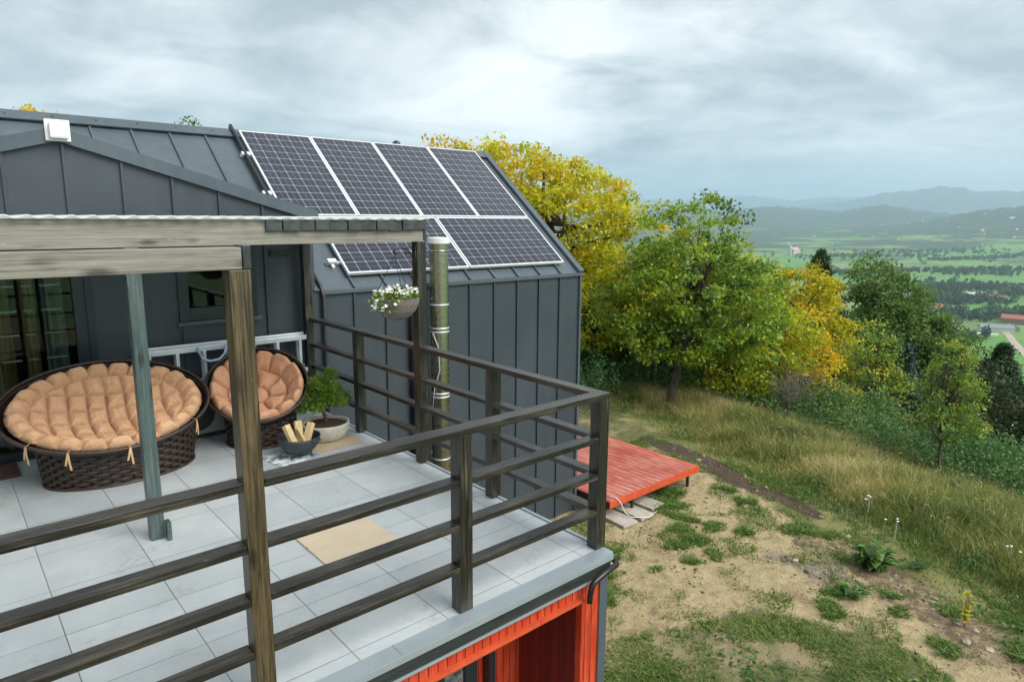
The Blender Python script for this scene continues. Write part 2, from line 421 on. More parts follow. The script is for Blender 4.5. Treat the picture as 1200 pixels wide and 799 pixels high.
def quads_mesh(name, V, tint, m, parent=None, nv=4):
    """V: (N*nv,3) array, faces of nv verts each"""
    N = len(V) // nv
    me = bpy.data.meshes.new(name)
    me.vertices.add(N * nv); me.vertices.foreach_set('co', V.astype(np.float32).ravel())
    me.loops.add(N * nv); me.loops.foreach_set('vertex_index', np.arange(N * nv, dtype=np.int32))
    me.polygons.add(N); me.polygons.foreach_set('loop_start', np.arange(0, N * nv, nv, dtype=np.int32))
    me.polygons.foreach_set('loop_total', np.full(N, nv, dtype=np.int32))
    a = me.attributes.new('tint', 'FLOAT', 'FACE'); a.data.foreach_set('value', np.clip(tint, 0, 1).astype(np.float32))
    me.materials.append(m); me.update(calc_edges=True); me.validate()
    return place(link(bpy.data.objects.new(name, me)), parent)

def unit(a): return a / (np.linalg.norm(a, axis=1, keepdims=True) + 1e-9)
def leaves_at(P, L, Wd, rng, up=.6, droop=0.0):
    """a diamond leaf at every point of P"""
    N = len(P)
    nrm = unit(rng.normal(size=(N, 3)) + np.array([0, 0, up * 1.6]))
    a = rng.normal(size=(N, 3)); a[:, 2] -= droop
    a = unit(a - nrm * (a * nrm).sum(1, keepdims=True)); b = np.cross(nrm, a)
    l = L * rng.uniform(.6, 1.3, (N, 1)); w = Wd * rng.uniform(.6, 1.3, (N, 1))
    V = np.stack([P - a * l * .5, P + b * w * .5 + nrm * w * .12, P + a * l * .5 - nrm * l * .12, P - b * w * .5 + nrm * w * .12], 1)
    return V.reshape(-1, 3)

# ------------------------------------------------------------------ terrain
CAM = np.array([-3.4273, -2.9808, 2.3313])
def sstep(x, a, b):
    t_ = np.clip((x - a) / (b - a), 0, 1); return t_ * t_ * (3 - 2 * t_)
def dd(x, y): return .935 * x - .355 * y
CR = [ # r0, half width, crest elevation in degrees against azimuth in degrees
    (5200., 1300., [(0, .9), (8, .95), (12, .88), (14.5, .60), (16.2, .22), (19, -.35), (24, -.9), (40, -1.2), (60, -.5), (90, -.4)]),
    (7200., 1500., [(0, .2), (10, .3), (16, .35), (18, .56), (20.3, .95), (21.8, .80), (23.2, .56), (26, .85), (27.6, 1.02), (29.3, .9), (31, .6), (36, .7), (48, .5), (90, .6)]),
    (13500., 2300., [(0, 1.7), (8, 2.1), (12, 1.93), (13.8, 2.05), (14.6, 1.97), (15.6, 2.32), (17, 2.42), (18.4, 2.10), (20.3, 1.97), (22, 1.55), (24, 1.25), (26, 1.0), (30, .8), (40, .9), (90, 1.0)]),
    (18500., 2500., [(0, 1.6), (10, 1.7), (18, 1.7), (22.4, 1.66), (24.4, 1.70), (26.8, 1.5), (28.5, 1.74), (30.5, 1.92), (34, 1.6), (40, 1.5), (90, 1.4)])]
def height(x, y, r=None, az=None):
    x = np.asarray(x, float); y = np.asarray(y, float)
    d = dd(x, y)
    # yard, gentle meadow, steep wooded slope (integrated slope)
    h = -2.8 - .05 * np.clip(d - 6, 0, None) - .14 * np.clip(d - 9.5, 0, None) - .17 * np.clip(d - 13, 0, None)
    h = h + .012 * np.sin(x * 1.7 + .4) * np.cos(y * 1.3) * (d > 5.5) * 3
    h = np.where(d < -11, h + .22 * (-11 - d), h)
    h = np.minimum(h, 60)
    hv = -112 + 1.2 * np.sin(x * .004) + 1.0 * np.sin(y * .006 + 1)
    k = 14.0
    h = np.where(h > hv, hv + k * np.log1p(np.exp(np.clip((h - hv) / k, -30, 30))), hv + k * np.log1p(np.exp(np.clip((h - hv) / k, -30, 30))))
    h = np.where(d < 40, np.minimum(h, h), h)
    dx, dy = x - CAM[0], y - CAM[1]
    rr = np.hypot(dx, dy); a = np.degrees(np.arctan2(dy, dx))
    far = np.zeros_like(rr)
    for r0, w, pr in CR:
        e = np.interp(a, [q[0] for q in pr], [q[1] for q in pr])
        e = e + .035 * np.sin(a * 5.1 + r0) + .03 * np.sin(a * 11.7 + r0 * .3)
        top = 2.3 + r0 * np.tan(np.radians(e)) + 112
        u = (rr - r0) / w
        far = np.maximum(far, np.clip(top, 0, None) * np.exp(-u * u))
    far = far + sstep(rr, 2800, 5200) * 14 * (np.sin(dx * .0031) * np.cos(dy * .0027) + 1)
    # fade hills out behind the viewer, where the slope the house stands on rises instead
    far = far * sstep(a, -75, -40) * (1 - sstep(a, 105, 140))
    return h + far
# shift so the yard stays at -2.8 after the soft join with the valley floor
H0 = float(height(np.array([0.]), np.array([0.]))[0]) + 2.8
def gz(x, y): return height(x, y) - H0

def poly_mask(x, y, poly, soft):
    """soft inside mask: 1 inside the polygon, fading over `soft` metres outside"""
    P = np.array(poly, float); n = len(P)
    inside = np.zeros(x.shape, bool); dist = np.full(x.shape, 1e9)
    for i in range(n):
        a, b = P[i], P[(i + 1) % n]
        c = ((a[1] > y) != (b[1] > y)) & (x < (b[0] - a[0]) * (y - a[1]) / (b[1] - a[1] + 1e-12) + a[0])
        inside ^= c
        ab = b - a; t_ = np.clip(((x - a[0]) * ab[0] + (y - a[1]) * ab[1]) / (ab @ ab + 1e-12), 0, 1)
        dist = np.minimum(dist, np.hypot(x - a[0] - ab[0] * t_, y - a[1] - ab[1] * t_))
    sd = np.where(inside, -dist, dist)
    return np.clip(.5 - sd / (2 * soft), 0, 1)
SAND = [(-2, 4.2), (4.6, 5.5), (7.4, 5.2), (8.35, 4.6), (8.0, 3.0), (7.75, 2.2), (7.1, 1.2), (6.7, .3), (6.3, -.9), (6.0, -2.2), (5.0, -2.6), (5.0, -1.2), (5.2, -.1), (4.6, .9), (3.7, 1.45), (2.7, 1.75), (1.5, 2.0), (-2, 2.2)]
SOIL = [(9.05, 6.7), (9.45, 5.6), (9.05, 4.2), (8.65, 3.0), (8.3, 1.7), (7.95, 1.75), (8.0, 2.4), (8.1, 3.1), (8.45, 4.5), (8.6, 5.6)]
GRAVEL = [(6.1, 1.7), (5.65, .75), (6.0, .25), (6.4, 1.0)]
STONY = [(6.7, 1.5), (7.3, 1.2), (6.9, -.1), (6.5, -1.2), (6.1, -2.6), (5.4, -2.6), (5.7, -1.2), (6.1, -.1)]
def fbm(x, y, s, seed=0.0):
    out = np.zeros(x.shape)
    for i in range(4):
        k = s * 2 ** i
        out += (np.sin(x * k + 1.7 * i + seed + 1.3 * np.sin(y * k * .7 + seed)) * np.cos(y * k * 1.1 + 2.3 * i + seed * 2 + 1.1 * np.sin(x * k * .6))) / 2 ** i
    return out / 1.9
def zones(x, y):
    w = .30 * fbm(x, y, 1.3, 3.0) + .2 * fbm(x, y, 4.2, 13.0); w2 = .34 * fbm(x, y, 1.5, 8.0) + .2 * fbm(x, y, 4.6, 18.0)
    sand = poly_mask(x + w, y + w2, SAND, .22)
    soil = poly_mask(x + w * .5, y + w2 * .5, SOIL, .12)
    grav = poly_mask(x + w, y + w2, GRAVEL, .2)
    stony = poly_mask(x + w, y + w2, STONY, .25)
    return sand, soil, grav, stony

az_list = np.radians(np.concatenate([np.arange(-180, -20, 4.0), np.arange(-20, 2, 1.0), np.arange(2, 52, .22), np.arange(52, 100, .6), np.arange(100, 180, 4.0)]))
rad_list = np.concatenate([[.01, 1.0], np.geomspace(2.0, 40, 170), np.geomspace(41.5, 26000, 190)])
RR, AA = np.meshgrid(rad_list, az_list, indexing='ij')
GX = CAM[0] + RR * np.cos(AA); GY = CAM[1] + RR * np.sin(AA); GZ = gz(GX, GY)
near = RR < 40
GZ = GZ + near * (.018 * fbm(GX, GY, 3.1, 1.0) + .012 * fbm(GX, GY, 9.0, 4.0)) * (1 - .0 * RR)
nr, na = RR.shape
me = bpy.data.meshes.new('ground')
V = np.stack([GX, GY, GZ], -1).reshape(-1, 3)
I = np.arange(nr * na).reshape(nr, na); I2 = np.roll(I, -1, 1)
F = np.stack([I[:-1], I[1:], I2[1:], I2[:-1]], -1).reshape(-1, 4)
me.vertices.add(len(V)); me.vertices.foreach_set('co', V.astype(np.float32).ravel())
me.loops.add(F.size); me.loops.foreach_set('vertex_index', F.astype(np.int32).ravel())
me.polygons.add(len(F)); me.polygons.foreach_set('loop_start', np.arange(0, F.size, 4, dtype=np.int32)); me.polygons.foreach_set('loop_total', np.full(len(F), 4, dtype=np.int32))
sand, soil, grav, stony = zones(GX, GY)
DD = dd(GX, GY)
meadow = sstep(DD + .35 * fbm(GX, GY, 1.3, 5.), 6.2, 7.2)
wood = np.clip((GZ + 95) / 120, 0, 1) * (RR > 2500)
for nm, arr in (('sand', sand), ('soil', soil), ('gravel', grav), ('stony', stony), ('meadow', meadow), ('far', (RR > 120) * 1.0), ('hill', wood)):
    a = me.attributes.new(nm, 'FLOAT', 'POINT'); a.data.foreach_set('value', arr.astype(np.float32).ravel())
m, t = mat('hillside_and_valley'); p = t.pos()
n1 = t.noise(p, 1.3, 6, .6); n2 = t.noise(p, 7, 6, .65); n3 = t.noise(p, 45, 4, .6)
sandc = t.mix(t.rng(n2, .3, .7), (.32, .25, .132), (.52, .42, .24))
sandc = t.mix(t.rng(n3, .55, .72, 0, .6), sandc, (.20, .15, .09))
sandc = t.mix(t.rng(t.noise(p, 2.2, 9, .78, .8), .50, .64, 0, .8), sandc, (.19, .135, .08))
grassc = t.mix(t.rng(n2, .35, .65), (.075, .10, .030), (.18, .175, .065))
grassc = t.mix(t.rng(n1, .46, .58, 0, .85), grassc, (.34, .265, .155))
meadc = t.mix(t.rng(n1, .35, .65), (.125, .14, .040), (.26, .245, .09))
soilc = t.mix(t.rng(n2, .3, .7), (.040, .028, .019), (.11, .076, .05))
vor = t.nt.nodes.new('ShaderNodeTexVoronoi'); t.set(vor, 'Vector', p); vor.inputs['Scale'].default_value = 26
gravc = t.mix(vor.outputs['Color'], (.13, .10, .07), (.34, .29, .22))
def edge(name, lo=.35, hi=.65, s=.9):
    return t.rng(t.math('ADD', t.attr(name), t.math('MULTIPLY', t.math('SUBTRACT', n2, .5), s)), lo, hi)
c = grassc
c = t.mix(edge('sand'), c, sandc)
c = t.mix(edge('stony', .4, .6), c, t.mix(t.rng(n2, .36, .56), sandc, (.15, .105, .065)))
c = t.mix(edge('gravel', .4, .7), c, gravc)
c = t.mix(edge('meadow', .35, .65, .5), c, meadc)
c = t.mix(edge('soil', .4, .6, .6), c, soilc)
# valley: field parcels
pm = t.mapping(p, (1.0, 1.0, 0.0))
rot = t.nt.nodes.new('ShaderNodeVectorRotate'); t.set(rot, 'Vector', pm); rot.inputs['Angle'].default_value = .35; rot.rotation_type = 'Z_AXIS'
pr_ = t.mapping(rot.outputs[0], (1 / 330., 1 / 170., 1.0))
v2 = t.nt.nodes.new('ShaderNodeTexVoronoi'); v2.distance = 'CHEBYCHEV'; t.set(v2, 'Vector', pr_); v2.inputs['Scale'].default_value = 1.0; v2.inputs['Randomness'].default_value = .8
cx = t.xyz(v2.outputs['Color'])
field = t.ramp(cx[0], [(0, (.065, .22, .035)), (.35, (.10, .26, .045)), (.6, (.15, .27, .055)), (.8, (.20, .25, .085)), (1, (.09, .18, .04))])
fn = t.noise(p, .012, 5, .6); fn2 = t.noise(p, .06, 4, .6)
field = t.mix(t.rng(fn2, .35, .7, 0, .35), field, (.16, .18, .06))
dist_ = t.nt.nodes.new('ShaderNodeVectorMath'); dist_.operation = 'DISTANCE'; t.set(dist_, '0', p); dist_.inputs[1].default_value = tuple(CAM)
rfar = t.rng(dist_.outputs['Value'], 2200, 4500)
woods = t.rng(t.math('ADD', t.noise(p, .0035, 7, .68), t.math('MULTIPLY', rfar, .15)), .52, .57)
woodc = t.mix(t.rng(fn2, .3, .7), (.018, .036, .016), (.050, .068, .026))
hillm = t.math('MAXIMUM', t.rng(t.attr('hill'), .25, .6, 0, .85), t.math('MULTIPLY', woods, t.rng(dist_.outputs['Value'], 1900, 2600)))
farc = t.mix(hillm, field, woodc)
c = t.mix(t.attr('far'), c, farc)
bh = t.math('ADD', t.math('MULTIPLY', n2, .6), t.math('MULTIPLY', n3, .4))
bstr = t.rng(dist_.outputs['Value'], 20, 80, 1.0, 0.0)
bn = t.nt.nodes.new('ShaderNodeBump'); t.set(bn, 'Height', bh); t.set(bn, 'Strength', bstr); bn.inputs['Distance'].default_value = .06
t.out(t.pbr(c, .95, 0, bn.outputs[0]))
me.materials.append(m); me.update(calc_edges=True); me.shade_smooth()
ground = link(bpy.data.objects.new('ground', me)); tag(ground, kind='structure')

# ------------------------------------------------------------------ the house
X_END = 4.85; YW = 4.75; TH = R(39); TN = math.tan(TH); CT, ST = math.cos(TH), math.sin(TH)
ZE = 1.468                       # roof surface above the wall face
YR = 7.28; ZR = ZE + (YR - YW) * TN
YB = 2 * YR - YW; XL = -7.0
GX0, GX1, GXR, GZR, GZE = -4.88, .13, -2.37, 3.06, 2.335    # cross gable
house = thing('house', 'dark grey house clad in standing seam sheet metal, with a small cross gable', 'house', (0, YW, -2.8))
def rib(mb, x, z0, z1): mb.box(x - .012, x + .012, YW - .028, YW - .001, z0, z1)
# front wall, built round the door and the window
DX0, DX1, DZ1 = -4.3, -2.28, 2.06
WX0, WX1, WZ0, WZ1 = -1.40, -.62, 1.24, 1.98
mb = MB()
for (x0, x1, z0, z1) in ((XL, DX0, -2.95, 2.0), (DX0, DX1, -2.95, 0.0), (DX1, WX0, -2.95, 2.0), (WX0, WX1, -2.95, WZ0), (WX1, GX1, -2.95, 2.0), (DX0, DX1, DZ1, DZ1 + .02)):
    mb.box(x0, x1, YW, YW + .2, z0, z1)
for x in (-2.807 - .472, -2.807, -2.331, -1.851, -1.397, -.933, -.468, -.02):
    zt = min(GZE + (GZR - GZE) * (1 - abs(x - GXR) / (GX1 - GXR)), 3.0)
    if DX0 < x < DX1: rib(mb, x, DZ1 + .06, zt)
    elif x == -.933: rib(mb, x, 0, WZ0 - .09); rib(mb, x, WZ1 + .09, zt)
    else: rib(mb, x, 0.0, zt)
mb.box(GX1, X_END, YW, YW + .2, -2.95, ZE - .06)
for i in range(10):
    x = .645 + .4635 * i
    if x < X_END - .05: rib(mb, x, -2.9, ZE - .075)
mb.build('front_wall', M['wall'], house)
mb = MB()
slope = (GZR - GZE) / (GX1 - GXR)
mb.prism([(GX0, 2.0), (WX0 - .0, 2.0), (WX1, 2.0), (GX1, 2.0), (GX1, GZE), (GXR, GZR), (GX0, GZE)], 1, YW + .0, YW + .19)
mb.box(DX0, DX1, YW, YW + .19, DZ1 + .02, DZ1 + .03)
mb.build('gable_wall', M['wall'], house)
# rest of the shell
mb = MB()
pent = [(YW + .2, -2.95), (YB - .2, -2.95), (YB - .2, ZE - .06), (YR, ZR - .14), (YW + .2, ZE - .06 + .2 * TN - .12)]
mb.prism(pent, 0, X_END - .2, X_END); mb.prism(pent, 0, XL, XL + .2)
mb.box(XL, X_END, YB - .2, YB, -2.95, ZE - .06)
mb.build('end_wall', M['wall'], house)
MB().box(XL + .2, X_END - .2, YW + .2, YB - .2, -.12, -.02).build('interior_floor', M['interior'], house)
MB().box(XL + .2, X_END - .2, YW + 1.9, YW + 2.0, 0, 2.2).build('interior_wall', M['interior'], house)
# dormer body and its roof
mb = MB()
yend = YW + (GZR - ZE) / TN
mb.prism([(YW + .19, 1.3), (YW + (GZE - ZE) / TN, GZE), (YW + .19, GZE)], 0, GX1 - .1, GX1)
mb.build('dormer_cheek', M['wall'], house)
MB().prism([(YW + .19, 1.3), (YW + (GZE - ZE) / TN, GZE), (YW + .19, GZE)], 0, GX0, GX0 + .1).build('dormer_cheek', M['wall'], house)
mb = MB()
for sx in (GX0 - .03, GX1 + .03):
    zs = GZE - .03 * slope
    mb.prism([(sx, zs + .012), (GXR, GZR + .012), (GXR, GZR + .06), (sx, zs + .06)], 1, YW - .01, yend + .02)
mb.build('dormer_roof', M['roof'], house)
# gable verge boards (wide, light, standing proud of the wall)
for sx in (GX0 - .06, GX1 + .06):
    zs = GZR - (abs(sx - GXR)) * slope
    MB().prism([(sx, zs - .045), (GXR, GZR - .045), (GXR, GZR + .085), (sx, zs + .085)], 1, YW - .055, YW - .012).build('gable_verge_trim', M['trim'], house)
# main roof
def roofP(x, s, off=0.0): return Vector((x, YW + s * CT - off * ST, ZE + s * ST + off * CT))
SR = (YR - YW) / CT
def roof_box(mb, x0, x1, s0, s1, o0, o1, k=0):
    vs = [roofP(x, s, o) for o in (o0, o1) for (x, s) in ((x0, s0), (x1, s0), (x1, s1), (x0, s1))]
    return mb.add(vs, [(0, 3, 2, 1), (4, 5, 6, 7), (0, 1, 5, 4), (1, 2, 6, 5), (2, 3, 7, 6), (3, 0, 4, 7)], k)
mb = MB()
roof_box(mb, XL - .05, GX0 + .02, -.03, SR, -.06, 0); roof_box(mb, GX1 - .02, X_END, -.03, SR, -.06, 0); roof_box(mb, GX0 + .02, GX1 - .02, (GZE - ZE) / ST - .05, SR, -.06, 0)
vs = [(x, 2 * YR - y, z) for (x, y, z) in [tuple(roofP(x, s, o)) for o in (-.06, 0) for (x, s) in ((XL - .05, -.03), (X_END, -.03), (X_END, SR), (XL - .05, SR))]]
mb.add(vs, [(0, 1, 2, 3), (7, 6, 5, 4), (4, 5, 1, 0), (5, 6, 2, 1), (6, 7, 3, 2), (7, 4, 0, 3)])
for i in range(-16, 10):
    x = .645 + .4635 * i
    if XL < x < X_END - .1:
        if GX0 - .1 < x < GX1 + .1:
            s0 = ((GZR - abs(x - GXR) * slope) - ZE) / ST + .03
            roof_box(mb, x - .012, x + .012, s0, SR - .16, .001, .03)
        else: roof_box(mb, x - .012, x + .012, -.03, SR - .16, .001, .03)
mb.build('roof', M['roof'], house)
mb = MB(); roof_box(mb, XL - .05, X_END + .01, SR - .15, SR + .03, .032, .05)
for i in range(26): 
    q = roofP(XL + .25 + i * .47, SR - .05, .052); mb.lathe([(.012, 0), (.012, .006), (.004, .01)], 8, tuple(q), cap1=True)
mb.build('ridge_cap', M['trim'], house)
mb = MB(); roof_box(mb, X_END - .085, X_END + .03, -.045, SR + .02, .006, .055); mb.build('verge_trim', M['trim'], house)
mb = MB(); mb.box(.19, X_END + .025, YW - .045, YW - .002, ZE - .075, ZE - .022); mb.build('eave_trim', M['trim'], house, bevel=.006)
MB().box(X_END - .035, X_END + .012, YW - .035, YW - .001, -2.9, ZE - .08).build('corner_trim', M['trim'], house)
# flashing against the dormer and the downpipe under it
mb = MB(); mb.tube([roofP(.18, .62, .03), roofP(.19, .3, .03), roofP(.20, .02, .03), (.215, YW - .05, ZE - .10), (.215, YW - .05, -2.6)], .024, 8)
mb.build('downpipe', M['seam'], house, smooth=True)
mb = MB(); roof_box(mb, .10, .135, .95, SR + .08, .03, .10); mb.build('roof_strip', M['blacktrim'], house)  # raised black strip down the roof, left of the top panel row
mb = MB(); mb.tube([(1.50, YW - .07, ZE - .12), (1.50, YW - .07, -2.6)], .055, 12); mb.build('wide_downpipe', M['blacktrim'], house, smooth=True)
MB().lathe([(.028, 0), (.028, .02), (.012, .03)], 12, (1.56, YW - .16, 1.235), cap1=True).build('outdoor_lamp', M['white'], house, smooth=True)
# vents
mb = MB(); mb.box(-2.462, -2.262, YW - .085, YW - .06, 3.01, 3.205); mb.build('vent_plate', M['white'], house, bevel=.006)
MB().box(-2.435, -2.285, YW - .15, YW - .084, 3.03, 3.175).build('vent_hood', M['white'], house, bevel=.02)
mb = MB(); mb.box(-.415, -.185, YW - .02, YW - .003, 1.875, 1.965)
for i in range(5): mb.box(-.405, -.195, YW - .028, YW - .019, 1.882 + .017 * i, 1.89 + .017 * i)
mb.build('wall_grille', M['blacktrim'], house)
q = roofP(2.89, SR, .04); MB().lathe([(.075, 0), (.07, .05), (.04, .085), (.0, .095)], 16, (q.x, q.y + .03, q.z - .01)).build('ridge_vent', M['blacktrim'], house, smooth=True)
# window
fr_ = MB(); w = .075
fr_.box(WX0 - .03, WX0 + w, YW - .03, YW + .07, WZ0 - .03, WZ1 + .03); fr_.box(WX1 - w, WX1 + .03, YW - .03, YW + .07, WZ0 - .03, WZ1 + .03)
fr_.box(WX0 + w, WX1 - w, YW - .03, YW + .07, WZ1 - w, WZ1 + .03); fr_.box(WX0 + w, WX1 - w, YW - .03, YW + .07, WZ0 - .03, WZ0 + .11)
fr_.box(WX0 + w, WX1 - w, YW - .037, YW - .03, WZ0 + .02, WZ0 + .075)
window = fr_.build('window', M['darkframe'], house, bevel=.004)
MB().box(WX0 - .06, WX1 + .06, YW - .075, YW - .03, WZ0 - .07, WZ0 - .032).build('window_sill', M['trim'], window, bevel=.005)
MB().box(WX0 + w, WX1 - w, YW + .02, YW + .028, WZ0 + .11, WZ1 - w).build('window_pane', M['glass'], window)
# glazed terrace door with curtains behind
fr_ = MB(); w = .10
fr_.box(DX0, DX0 + w, YW - .02, YW + .1, 0.01, DZ1); fr_.box(DX1 - w, DX1, YW - .02, YW + .1, .01, DZ1)
fr_.box(DX0 + w, DX1 - w, YW - .02, YW + .1, DZ1 - .08, DZ1); fr_.box(DX0 + w, DX1 - w, YW - .02, YW + .1, .01, .09)
fr_.box(-3.34, -3.22, YW - .015, YW + .09, .09, DZ1 - .08); fr_.box(DX1, DX1 + .06, YW - .03, YW - .001, 0.01, DZ1 + .02)
door = fr_.build('terrace_door', M['darkframe'], house, bevel=.004)
mb = MB(); mb.box(DX0 + w, -3.34, YW + .03, YW + .04, .09, DZ1 - .08); mb.box(-3.22, DX1 - w, YW + .03, YW + .04, .09, DZ1 - .08); mb.build('door_glass', M['glass'], door)
mb = MB(); mb.tube([(-3.26, YW - .05, .95), (-3.26, YW - .05, 1.15)], .012, 8); mb.build('door_handle', M['alu'], door)
def curtain(name, x0, x1, y, m_):
    mb = MB(); n = int((x1 - x0) / .012); vs = []
    for i in range(n + 1):
        x = x0 + (x1 - x0) * i / n; yy = y + .035 * math.sin(x * 55) + .012 * math.sin(x * 131)
        vs += [(x, yy, .03), (x, yy * .98 + y * .02, 2.0)]
    mb.add(vs, [(2 * i, 2 * i + 2, 2 * i + 3, 2 * i + 1) for i in range(n)])
    return mb.build(name, m_, door, smooth=True)
curtain('curtain', -4.2, -3.55, YW + .33, M['curtain']); curtain('curtain', -3.02, -2.86, YW + .33, M['curtain']); curtain('curtain', -2.78, -2.66, YW + .33, M['curtain']); curtain('sheer_curtain', -2.60, -2.42, YW + .36, M['sheer'])
for z in (.93, 1.18, 1.41, 1.65):
    for x0, x1 in ((-4.15, -3.6), (-3.5, -3.40), (-3.18, -3.04), (-2.98, -2.82), (-2.765, -2.69), (-2.62, -2.45)): MB().box(x0, x1, YW + .20, YW + .215, z, z + .018).build('white_bar', M['white'], door)  # separate short white bars between the glass and the curtains

# ------------------------------------------------------------------ solar panels and their rails
def panel(label, x0, x1, s0, s1, wide):
    p0 = roofP(x0, s0, .085)
    pn = thing('solar_panel', label, 'solar panel', tuple(p0), group='solar panels on the house roof')
    W, H = x1 - x0, s1 - s0
    Mx = Matrix(((1, 0, 0, p0.x), (0, CT, -ST, p0.y), (0, ST, CT, p0.z), (0, 0, 0, 1)))
    e = .026
    mb = MB()
    mb.box(0, W, 0, e, -.035, .004); mb.box(0, W, H - e, H, -.035, .004); mb.box(0, e, e, H - e, -.035, .004); mb.box(W - e, W, e, H - e, -.035, .004)
    mb.box(e, W - e, e, H - e, -.032, -.027)
    mb.build('panel_frame', M['aluframe'], pn, Mx)
    w, h = W - 2 * e, H - 2 * e
    mb = MB(); mb.box(0, w, 0, h, -.027, 0)
    mt_ = M['pv_wide'] if wide else M['pv_tall']
    mb.build('cell_sheet', mt_, pn, Mx @ Matrix.Translation((e, e, 0)))
    return pn
XR = 4.525
lab = ['upright solar panel at the right end of the top row beside the bare roof edge', 'second upright solar panel from the right gable end in the top row',
       'third upright solar panel from the right gable end in the top row', 'upright solar panel nearest the small cross gable, at the left end of the top row']
for i in range(4): panel(lab[i], XR - 1.085 * (i + 1) + .012, XR - 1.085 * i, 1.305, 3.215, False)
panel('sideways solar panel of the lower row ending near the right roof corner', XR - 1.955 + .012, XR, .152, 1.285, True)
panel('sideways solar panel of the lower row partly hidden by the pergola and flue', XR - 3.92 + .012, XR - 1.965, .152, 1.285, True)
for j, (x0, s) in enumerate(((.06, 2.66), (.06, 1.78), (.46, .95), (.43, .41))):
    mb = MB(); roof_box(mb, x0, XR + .02, s - .02, s + .02, .012, .047)
    r_ = mb.build('mounting_rail', M['alu'], house)
    mb = MB(); roof_box(mb, x0 + .01, x0 + .13, s - .032, s + .032, .05, .088); roof_box(mb, x0 + .05, x0 + .09, s - .09, s - .033, .004, .05); mb.build('rail_clamp', M['white'], r_, bevel=.006)

# ------------------------------------------------------------------ terrace on the red lower storey
TX = .035; TY = -.135
terr = thing('terrace_building', 'low red boarded annex with a tiled roof terrace on top', 'terrace', (0, 0, -2.8))
MB().box(-7.2, TX - .03, TY + .10, YW - .002, -.045, 0).build('terrace_floor', M['tile'], terr)
mb = MB(); mb.box(-7.2, TX, TY, TY + .098, -.012, .004); mb.box(-7.2, TX, TY - .004, TY + .004, -.056, -.0125)
mb.box(TX - .028, TX, TY + .099, YW - .03, -.012, .012)
mb.box(TX - .002, TX + .006, TY, YW - .03, -.056, -.0125)
mb.box(-1.72, -1.712, TY - .006, TY + .098, .0042, .007)
mb.build('edge_flashing', M['flash'], terr, bevel=.002)
mb = MB(); mb.box(-7.2, TX - .01, TY + .012, TY + .05, -.145, -.057); mb.box(TX - .05, TX - .012, TY + .051, YW - .03, -.145, -.057)
mb.build('gutter_board', M['wood_black'], terr)
MB().box(-7.2, TX - .012, TY + .004, TY + .035, -.160, -.1455).build('drip_strip', M['flash'], terr)
FY = TY + .045
MB().box(-7.2, -.02, FY, FY + .05, -.262, -.161).build('fascia_boards', M['redwall'], terr)
mb = MB(); mb.box(-7.2, -.236, FY - .035, FY + .04, -.285, -.2625); mb.box(-7.2, -.236, FY - .02, FY + .04, -.30, -.2855); mb.build('fascia_trim', M['redtrim'], terr, bevel=.003)
MB().box(-.235, -.058, FY - .004, FY + .05, -2.9, -.161).build('corner_boards', M['redwall'], terr)
MB().box(-.056, TX - .012, FY - .012, FY + .05, -2.9, -.161).build('corner_post', M['trim'], terr)
MB().box(-.16, TX - .014, FY + .052, YW - .01, -2.9, -.161).build('side_wall', M['trim'], terr)
BY = .56
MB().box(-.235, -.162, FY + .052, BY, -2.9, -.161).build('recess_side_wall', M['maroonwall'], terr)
mb = MB()
for x0, x1 in ((-7.2, -1.025), (-.488, -.162)): mb.box(x0, x1, BY, BY + .14, -2.9, -.05)
mb.box(-.632, -.552, BY + .06, BY + .14, -2.9, -.05); mb.box(-1.02, -.49, BY + .15, BY + .2, -2.9, -.05); mb.build('recess_back_wall', M['redwall'], terr)
MB().box(-7.2, -.236, FY + .052, BY - .002, -.30, -.161).build('recess_ceiling', M['darkframe'], terr)
MB().box(-7.2, -.236, FY, BY - .002, -2.86, -2.74).build('recess_floor', M['slab'], terr)
fr_ = MB(); fr_.box(-.550, -.490, BY - .02, BY + .13, -2.73, -.302); fr_.box(-1.023, -.962, BY - .02, BY + .13, -2.73, -.302)
fr_.box(-.960, -.634, BY + .02, BY + .13, -.40, -.302); fr_.box(-.745, -.634, BY + .02, BY + .10, -2.73, -.402)
dr = fr_.build('recess_door', M['darkframe'], terr, bevel=.004)
MB().box(-.96, -.747, BY + .05, BY + .058, -2.73, -.402).build('door_pane', M['mottle'], dr)
# black drain hose round the corner
mb = MB(); mb.tube([(TX + .03, .3, -.075), (TX + .032, 0, -.075), (TX + .03, TY - .005, -.078), (TX + .0, TY - .034, -.082), (-.10, TY - .04, -.10), (-.20, TY - .04, -.125), (-.226, TY - .04, -.15), (-.236, TY - .036, -.20), (-.238, TY - .032, -.27)], .021, 10)
mb.build('drain_hose', M['blacktrim'], terr, smooth=True)

